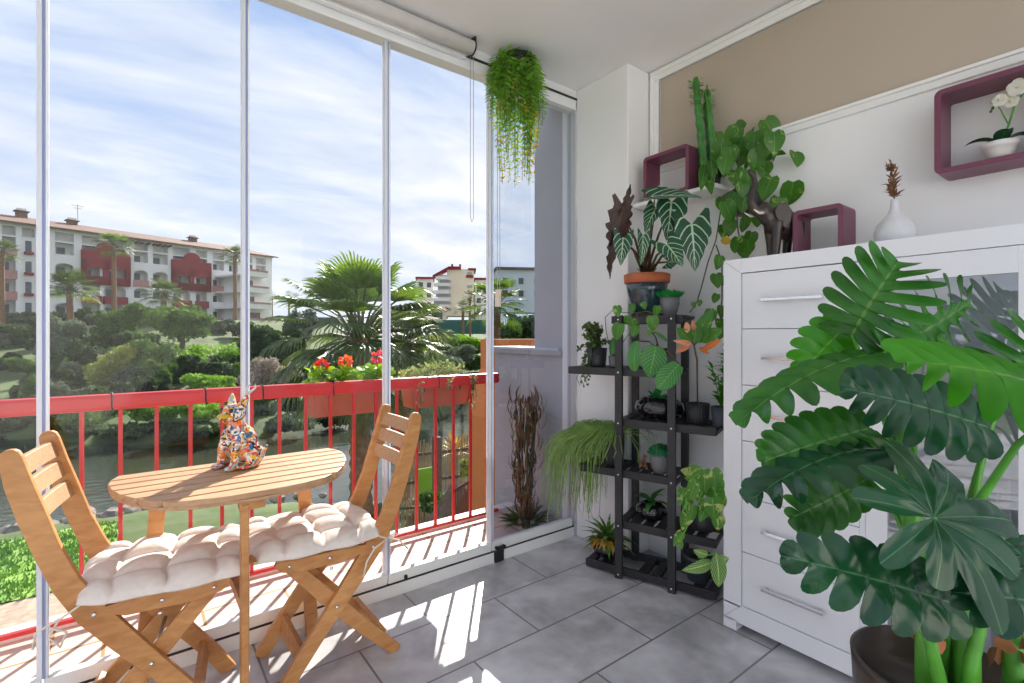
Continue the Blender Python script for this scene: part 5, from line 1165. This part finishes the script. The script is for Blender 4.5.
# stairs handrail going down outside
sr = thing('stair_railing', 'dark red stair railing sloping down beside the orange wall', 'railing', (0, 0, 0))
A = P(452, 492, 7.5); B = P(492, 468, 6.0); q = MB(); q.tube([A, B], .022, 8); q.build('handrail', flat('dark_red_paint', (.12, .04, .035), .5), sr); q = MB()
for k in range(12): p = A.lerp(B, k/11); q.box(p.x-.009, p.x+.009, p.y-.009, p.y+.009, p.z-.95, p.z)
q.build('balusters', sr.children[0].data.materials[0], sr)
q = MB(); q.extrude([(A.x-.4, GZ), (A.x-.4, A.z-1.0), (B.x+.6, B.z-.75), (B.x+.6, GZ)], A.y+.05, A.y+.5, lambda u, v, w: Vector((u, w-(u-A.x)*.55, v))); q.build('stair_flank', M['bark'], sr)
tree('shrub', 'green shrub on the bank under the stair railing', 'shrub', 440, 492, 515, 24, 9.5, 'mid', 555, 1400, None, False)
tree('shrub', 'reddish-leaved bush behind the reed fence', 'shrub', 470, 455, 480, 12, 14, 'yel', 556, 700, None, False)

# ================================================================== BUILDINGS
M['bwhite'] = flat('white_render', (.78, .77, .76), .8, .04, .5); M['bred'] = flat('crimson_render', s2l(136, 32, 42), .7, .08, .5); M['bpink'] = flat('rose_parapet', s2l(176, 132, 126), .8, .15, 2)
M['roof'] = flat('clay_roof_tiles', s2l(118, 92, 80), .85, .15, 1.5, sc=(1, 8, 1), bmp=.3); M['win'] = flat('window_pane_dark', (.06, .08, .10), .15, .3, 1); M['shade'] = flat('room_wall', (.38, .37, .37), .8, .05); M['cream'] = flat('cream_render', s2l(232, 216, 192), .8, .04, .5)
M['pergola'] = flat('pergola_beam', s2l(90, 66, 56), .8)
def Dp(x): return 1/(.01471-1.707e-5*x)
def W0(x): v = ray(x); return Vector((v.x, v.y, 0))*Dp(x)
p0, p1 = W0(-60), W0(232); ang = math.atan2((p1-p0).y, (p1-p0).x); BO = W0(-60)
def tt(x): return (W0(x)-BO).length
ap = thing('apartment_building', 'long white apartment block with crimson balconies and tiled roof across the river', 'building', (BO.x, BO.y, 0), ang)
bays = [(-50, -38, 'p'), (-32, -20, 'p'), (-14, -2, 'p'), (2, 16, 'p'), (22, 35, 'w'), (55, 74, 'a'), (82, 100, 'r'), (104, 126, 'R'), (134, 148, 'a'), (153, 168, 'a'), (173, 190, 'R'), (196, 207, 'r'), (213, 224, 'a'), (229, 238, 'a'), (243, 252, 'a'), (256, 266, 'p')]
xe = tt(272); FLZ = [.5, 3.4, 6.35, 9.3, 12.2, 15.1]; EV = 16.9; DPH = 1.5
q = MB(); q.box(0, xe, DPH, 11, 0, EV)
prev = 0
for (a_, c_, k) in bays+[(272.0, 273, 'x')]:
    q.box(prev, tt(a_), 0, DPH+.01, 0, EV); prev = tt(c_)
for z in FLZ: q.box(0, xe, 0.02, DPH+.01, z-.22, z)
q.box(0, xe, .01, DPH+.01, EV-.5, EV); q.box(0, xe, .01, DPH, 0, .5); q.build('walls', M['bwhite'], ap)
for bi, (a_, c_, k) in enumerate(bays):
    x0, x1 = tt(a_), tt(c_); xm = (x0+x1)/2; hw = (x1-x0)/2
    for f in range(5):
        z = FLZ[f]; top = FLZ[f+1]-.22
        red = k in 'rR' and f < 4; off = -.45 if red else -.02
        if k == 'w':
            q = MB(); q.box(x0, x1, .1, DPH, z, top); q.build('wall_infill', M['bwhite'], ap); q = MB(); q.box(x0+.35, x1-.35, .03, .12, z+.8, top-.3); q.build('window', M['win'], ap); q = MB(); q.box(x0+.2, x1-.2, -.5, .05, z+.45, z+.8); q.build('balcony', M['bred'], ap); continue
        q = MB(); q.box(x0-.15, x1+.15, off, off+.18, z-.25, z+.95)
        if red: q.box(x0-.15, x0+.03, off, .02, z-.25, z+.95); q.box(x1-.03, x1+.15, off, .02, z-.25, z+.95)
        q.build('balcony', M['bred'] if red else (M['bpink'] if f % 2 or k == 'p' else M['bwhite']), ap)
        q = MB(); q.box(xm-hw*.55, xm+hw*.35, DPH-.06, DPH+.02, z, z+2.15); q.build('window', M['win'], ap)
        if k in 'aR' and f in (1, 2, 3):      # arched lintel
            n = 10; pts = [(x0-.02, top+.01), (x0-.02, top-.75)]+[(xm-hw*math.cos(PI*i/n), top-.75+.62*math.sin(PI*i/n)) for i in range(n+1)]+[(x1+.02, top-.75), (x1+.02, top+.01)]
            q = MB(); q.extrude(pts, off if red and f == 3 else -.02, .2, lambda u, v, w: Vector((u, w, v))); q.build('arch', M['bred'] if red and f == 3 else M['bwhite'], ap)
for (a_, c_) in ((82, 128), (172, 209)):        # crimson gable blocks
    x0, x1 = tt(a_), tt(c_); z = 11.9; xm = (x0+x1)/2; n = 10
    pts = [(x0, z+.9), (x0, z+2.2), (x0+(x1-x0)*.25, z+2.4)]+[(xm-(x1-x0)*.22*math.cos(PI*i/n), z+2.7+1.1*math.sin(PI*i/n)) for i in range(n+1)]+[(x1-(x1-x0)*.25, z+2.4), (x1, z+2.2), (x1, z+.9)]
    q = MB(); q.extrude(pts, -.5, -.2, lambda u, v, w: Vector((u, w, v)))
    for xa in (x0-.15, xm-.35, x1-.45): q.box(xa, xa+.7, -.45, .02, 9.1, z+2.3)
    q.box(x0-.15, x1+.15, -.45, -.2, 9.0, 10.35); q.box(x0-.15, x1+.15, -.45, -.2, z-.5, z+2.3) if False else q.box(x0-.15, x1+.15, -.45, -.2, z-.35, z+1.0)
    for xa in (x0-.15, x1-.45): q.box(xa, xa+.6, -.45, .02, 9.1, z+1.0)
    q.build('gable', M['bred'], ap)
q = MB(); q.add([(-1, -.9, EV), (xe+.8, -.9, EV), (xe+.8, 12, EV), (-1, 12, EV), (2, 5.5, EV+1.9), (xe-3, 5.5, EV+1.9)], [(0, 1, 5, 4), (1, 2, 5), (2, 3, 4, 5), (3, 0, 4), (3, 2, 1, 0)])
q.box(-1, xe+.8, -.92, -.8, EV-.18, EV+.02); q.build('roof', M['roof'], ap)
for (a_, h) in ((30, 2.6), (82, 2.3), (205, 2.4)):
    q = MB(); x = tt(a_); q.box(x-.6, x+.6, 4.5, 5.4, EV+1, EV+h-.1); q.box(x-.8, x+.8, 4.3, 5.6, EV+h-.1, EV+h+.05); q.build('chimney', M['roof'], ap); q = MB(); q.box(x-.5, x+.5, 4.6, 5.3, EV+h+.05, EV+h+.4); q.build('chimney_cap', M['bwhite'], ap)
q = MB(); x = tt(88); q.tube([(x, 5, EV+2.4), (x, 5, EV+5)], .05, 5); q.tube([(x-.8, 5, EV+4.8), (x+.8, 5, EV+4.8)], .04, 4); q.tube([(x-.5, 5, EV+4.4), (x+.5, 5, EV+4.4)], .04, 4); q.build('antenna', M['steel'], ap)
q = MB()
for a_ in (120, 125, 130, 136, 141, 147, 153, 158, 163, 168): x = tt(a_); q.box(x-.12, x+.12, -1.3, .3, EV-.75, EV-.5)
q.build('pergola', M['pergola'], ap)
# continuing block with stacked terraces
ap2 = thing('terraced_building', 'white block with stacked terraces just right of the second glass joint', 'building', P(248, HY, 88).xy.to_3d(), ang+.15)
q = MB(); q.box(.5, 6, 2, 10, 0, 12.2); q.build('walls', M['bwhite'], ap2)
for f, (z, l) in enumerate(((.5, 9), (3.4, 7.5), (6.3, 5.2), (9.2, 4.6), (12.1, 4.4))):
    q = MB(); q.box(-1, l*.9, 0, 8, z-.3, z); q.box(-1, l*.9, 0, .15, z, z+.6); q.box(l*.9-.15, l*.9, 0, 5, z, z+.6); q.build('terrace', M['bwhite'], ap2); q = MB(); q.box(-1.02, l*.9+.03, -.05, .1, z+.6, z+.95); q.build('parapet', M['bpink'], ap2)
    q = MB(); q.box(1, l*.5, 1.85, 2.01, z, z+2); q.build('window', M['win'], ap2)
# stepped cream building right
o_ = P(449, HY, 140); sb = thing('stepped_building', 'cream stepped building on the hill right of the fan palm', 'building', (o_.x, o_.y, 0), -YAW+.10)
k_ = 140/FP
def bx(q, x0, x1, ya, yb, d0=0, d1=9): q.box((x0-449)*k_, (x1-449)*k_, d0, d1, CH+(HY-yb)*k_, CH+(HY-ya)*k_)
q = MB(); bx(q, 447, 474, 269, 316); bx(q, 438, 447, 275, 316, 0); bx(q, 428, 447, 306, 318, -2); q.build('walls', M['cream'], sb)
for i, (x0, y) in enumerate(((436, 277), (434, 283.5), (432, 291), (430, 298.5), (429, 305))):
    q = MB(); bx(q, x0, 449, y, y+3.0, -1.5, 1); q.build('balcony', M['bwhite'], sb); q = MB(); bx(q, x0+4, 451, y+3.2, y+6, -.05, 1); q.build('window', M['shade'], sb)
q = MB(); bx(q, 449, 461, 266.5, 269.5, -.5); bx(q, 468, 476, 268, 270, -.5); bx(q, 466, 473, 275, 277.5, -.4, 1); q.add([((x-449)*k_, d, CH+(HY-y)*k_) for (x, y, d) in ((433, 276, -1.5), (449, 267, -1.5), (449, 267, 8), (433, 276, 8), (433, 278, -1.5), (449, 270, -1.5))], [(0, 1, 2, 3), (4, 5, 1, 0)]); q.build('roof', M['bred'], sb)
q = MB(); bx(q, 451, 453, 263, 267, 2, 3); bx(q, 459, 461, 263, 267, 2, 3); q.build('chimney', M['bred'], sb)
for i in range(3): q = MB(); bx(q, 467, 472, 272+i*13, 275+i*13, -.1, .5); q.build('window', M['shade'], sb)
for i, (lab, x0, x1, ya, yb, dd) in enumerate((('small white house left of the cream stepped building', 417, 433, 279, 310, 150), ('small white house right of the cream stepped building', 475, 490, 280, 316, 145), ('wide pale apartment block seen through the right glass panel', 497, 545, 270, 300, 120), ('low cream villa under the stepped building', 422, 446, 310, 322, 120))):
    o_ = P((x0+x1)/2, HY, dd); t = thing('hillside_house', lab, 'building', (o_.x, o_.y, 0), -YAW+.15); kk = dd/FP; w = (x1-x0)/2*kk; z0, z1 = CH+(HY-yb)*kk, CH+(HY-ya)*kk
    q = MB(); q.box(-w, w, 0, 8, z0-3, z1); q.build('walls', M['bwhite'] if i < 3 else M['cream'], t); q = MB(); q.box(-w-.4, w+.4, -.6, 8.5, z1, z1+.6); q.build('roof', M['bred'] if i != 2 else M['roof'], t)
    nx = max(2, int(w/1.6)); nzf = max(1, int((z1-z0)/3))
    for a_ in range(nx):
        for f in range(nzf): q = MB(); x = -w+(a_+.5)*2*w/nx; z = z0+.8+f*3; q.box(x-.6, x+.6, -.08, .05, z, z+1.5); q.build('window', M['win'], t)
# tennis fence
tf = thing('green_fence', 'dark green windscreen fence below the stepped building', 'fence', P(450, 325, 88), -YAW); q = MB(); q.box(-6, 8, -.05, .05, -1.6, .9); q.build('screen', flat('green_screen', (.03, .12, .10), .8), tf); q = MB(); [q.tube([(x, 0, -1.8), (x, 0, 1.0)], .05, 6) for x in range(-6, 9, 2)]; q.build('posts', M['steel'], tf)
# distant hills
q = MB(); vs = []; n = 60
for i in range(n+1):
    a = YAW-1.3+2.6*i/n; h = 8+5*math.sin(i*.37)+3*math.sin(i*.9+1); vs += [(math.sin(a)*420, math.cos(a)*420, -6), (math.sin(a)*420, math.cos(a)*420, h), (math.sin(a)*600, math.cos(a)*600, -6)]
q.add(vs, [(3*i+j, 3*i+3+j, 3*i+4+j, 3*i+1+j) for i in range(n) for j in (0, 1)], sm=True); h_ = q.build('hills', FO['grey']); h_['kind'] = 'structure'

# ================================================================== LIGHT
SUNAZ = math.atan2(.607, .795); EL = math.radians(31.8)
sd_ = Vector((.607*math.cos(EL), .795*math.cos(EL), math.sin(EL)))
su = bpy.data.lights.new('sun', 'SUN'); su.energy = 5.2; su.angle = math.radians(.6); su.color = (1, .93, .83)
so = bpy.data.objects.new('sun', su); COL.objects.link(so); so.rotation_euler = sd_.to_track_quat('Z', 'Y').to_euler(); so.location = (5, 8, 10)
wd = bpy.data.worlds.new('sky'); SC.world = wd; wd.use_nodes = True; nt = wd.node_tree; bg_ = nt.nodes['Background']
tc = nd(nt, 'ShaderNodeTexCoord'); sp = nd(nt, 'ShaderNodeSeparateXYZ'); L(nt, tc.outputs['Generated'], sp.inputs[0])
zz = nd(nt, 'ShaderNodeMath', operation='MAXIMUM'); L(nt, sp.outputs[2], zz.inputs[0]); zz.inputs[1].default_value = 0
za = nd(nt, 'ShaderNodeMath', operation='ADD'); L(nt, zz.outputs[0], za.inputs[0]); za.inputs[1].default_value = .22
dv = nd(nt, 'ShaderNodeVectorMath', operation='DIVIDE'); cb_ = nd(nt, 'ShaderNodeCombineXYZ'); L(nt, za.outputs[0], cb_.inputs[0]); L(nt, za.outputs[0], cb_.inputs[1]); cb_.inputs[2].default_value = 1
L(nt, tc.outputs['Generated'], dv.inputs[0]); L(nt, cb_.outputs[0], dv.inputs[1])
mp = nd(nt, 'ShaderNodeMapping'); mp.inputs['Rotation'].default_value = (0, 0, .75); mp.inputs['Scale'].default_value = (.6, 1.15, .2); L(nt, dv.outputs[0], mp.inputs[0])
n1 = nd(nt, 'ShaderNodeTexNoise', Scale=1.5, Detail=9, Roughness=.58, Distortion=.35); L(nt, mp.outputs[0], n1.inputs['Vector'])
skyc = ramp(nt, zz.outputs[0], [(0, s2l(222, 230, 244)), (.12, s2l(200, 213, 236)), (.45, s2l(160, 186, 228)), (.9, s2l(122, 156, 214))])
cl = ramp(nt, n1.outputs['Fac'], [(.36, (0, 0, 0)), (.60, (1, 1, 1))])
n2 = nd(nt, 'ShaderNodeTexNoise', Scale=3.5, Detail=6); L(nt, mp.outputs[0], n2.inputs['Vector']); clc = ramp(nt, n2.outputs['Fac'], [(.3, s2l(212, 218, 232)), (.65, s2l(244, 245, 248))])
mx = nd(nt, 'ShaderNodeMix', data_type='RGBA'); L(nt, cl, mx.inputs[0]); L(nt, skyc, mx.inputs[6]); L(nt, clc, mx.inputs[7]); L(nt, mx.outputs[2], bg_.inputs[0]); bg_.inputs[1].default_value = .54
SC.view_settings.view_transform = 'Standard'; SC.view_settings.look = 'None'; SC.view_settings.gamma = 1; SC.view_settings.exposure = 1.2; SC.view_settings.use_curve_mapping = False
cy = SC.cycles; cy.max_bounces = 10; cy.diffuse_bounces = 5; cy.glossy_bounces = 5; cy.transmission_bounces = 6; cy.transparent_max_bounces = 24; cy.use_denoising = True; cy.sample_clamp_indirect = 6; cy.caustics_reflective = False; cy.caustics_refractive = False
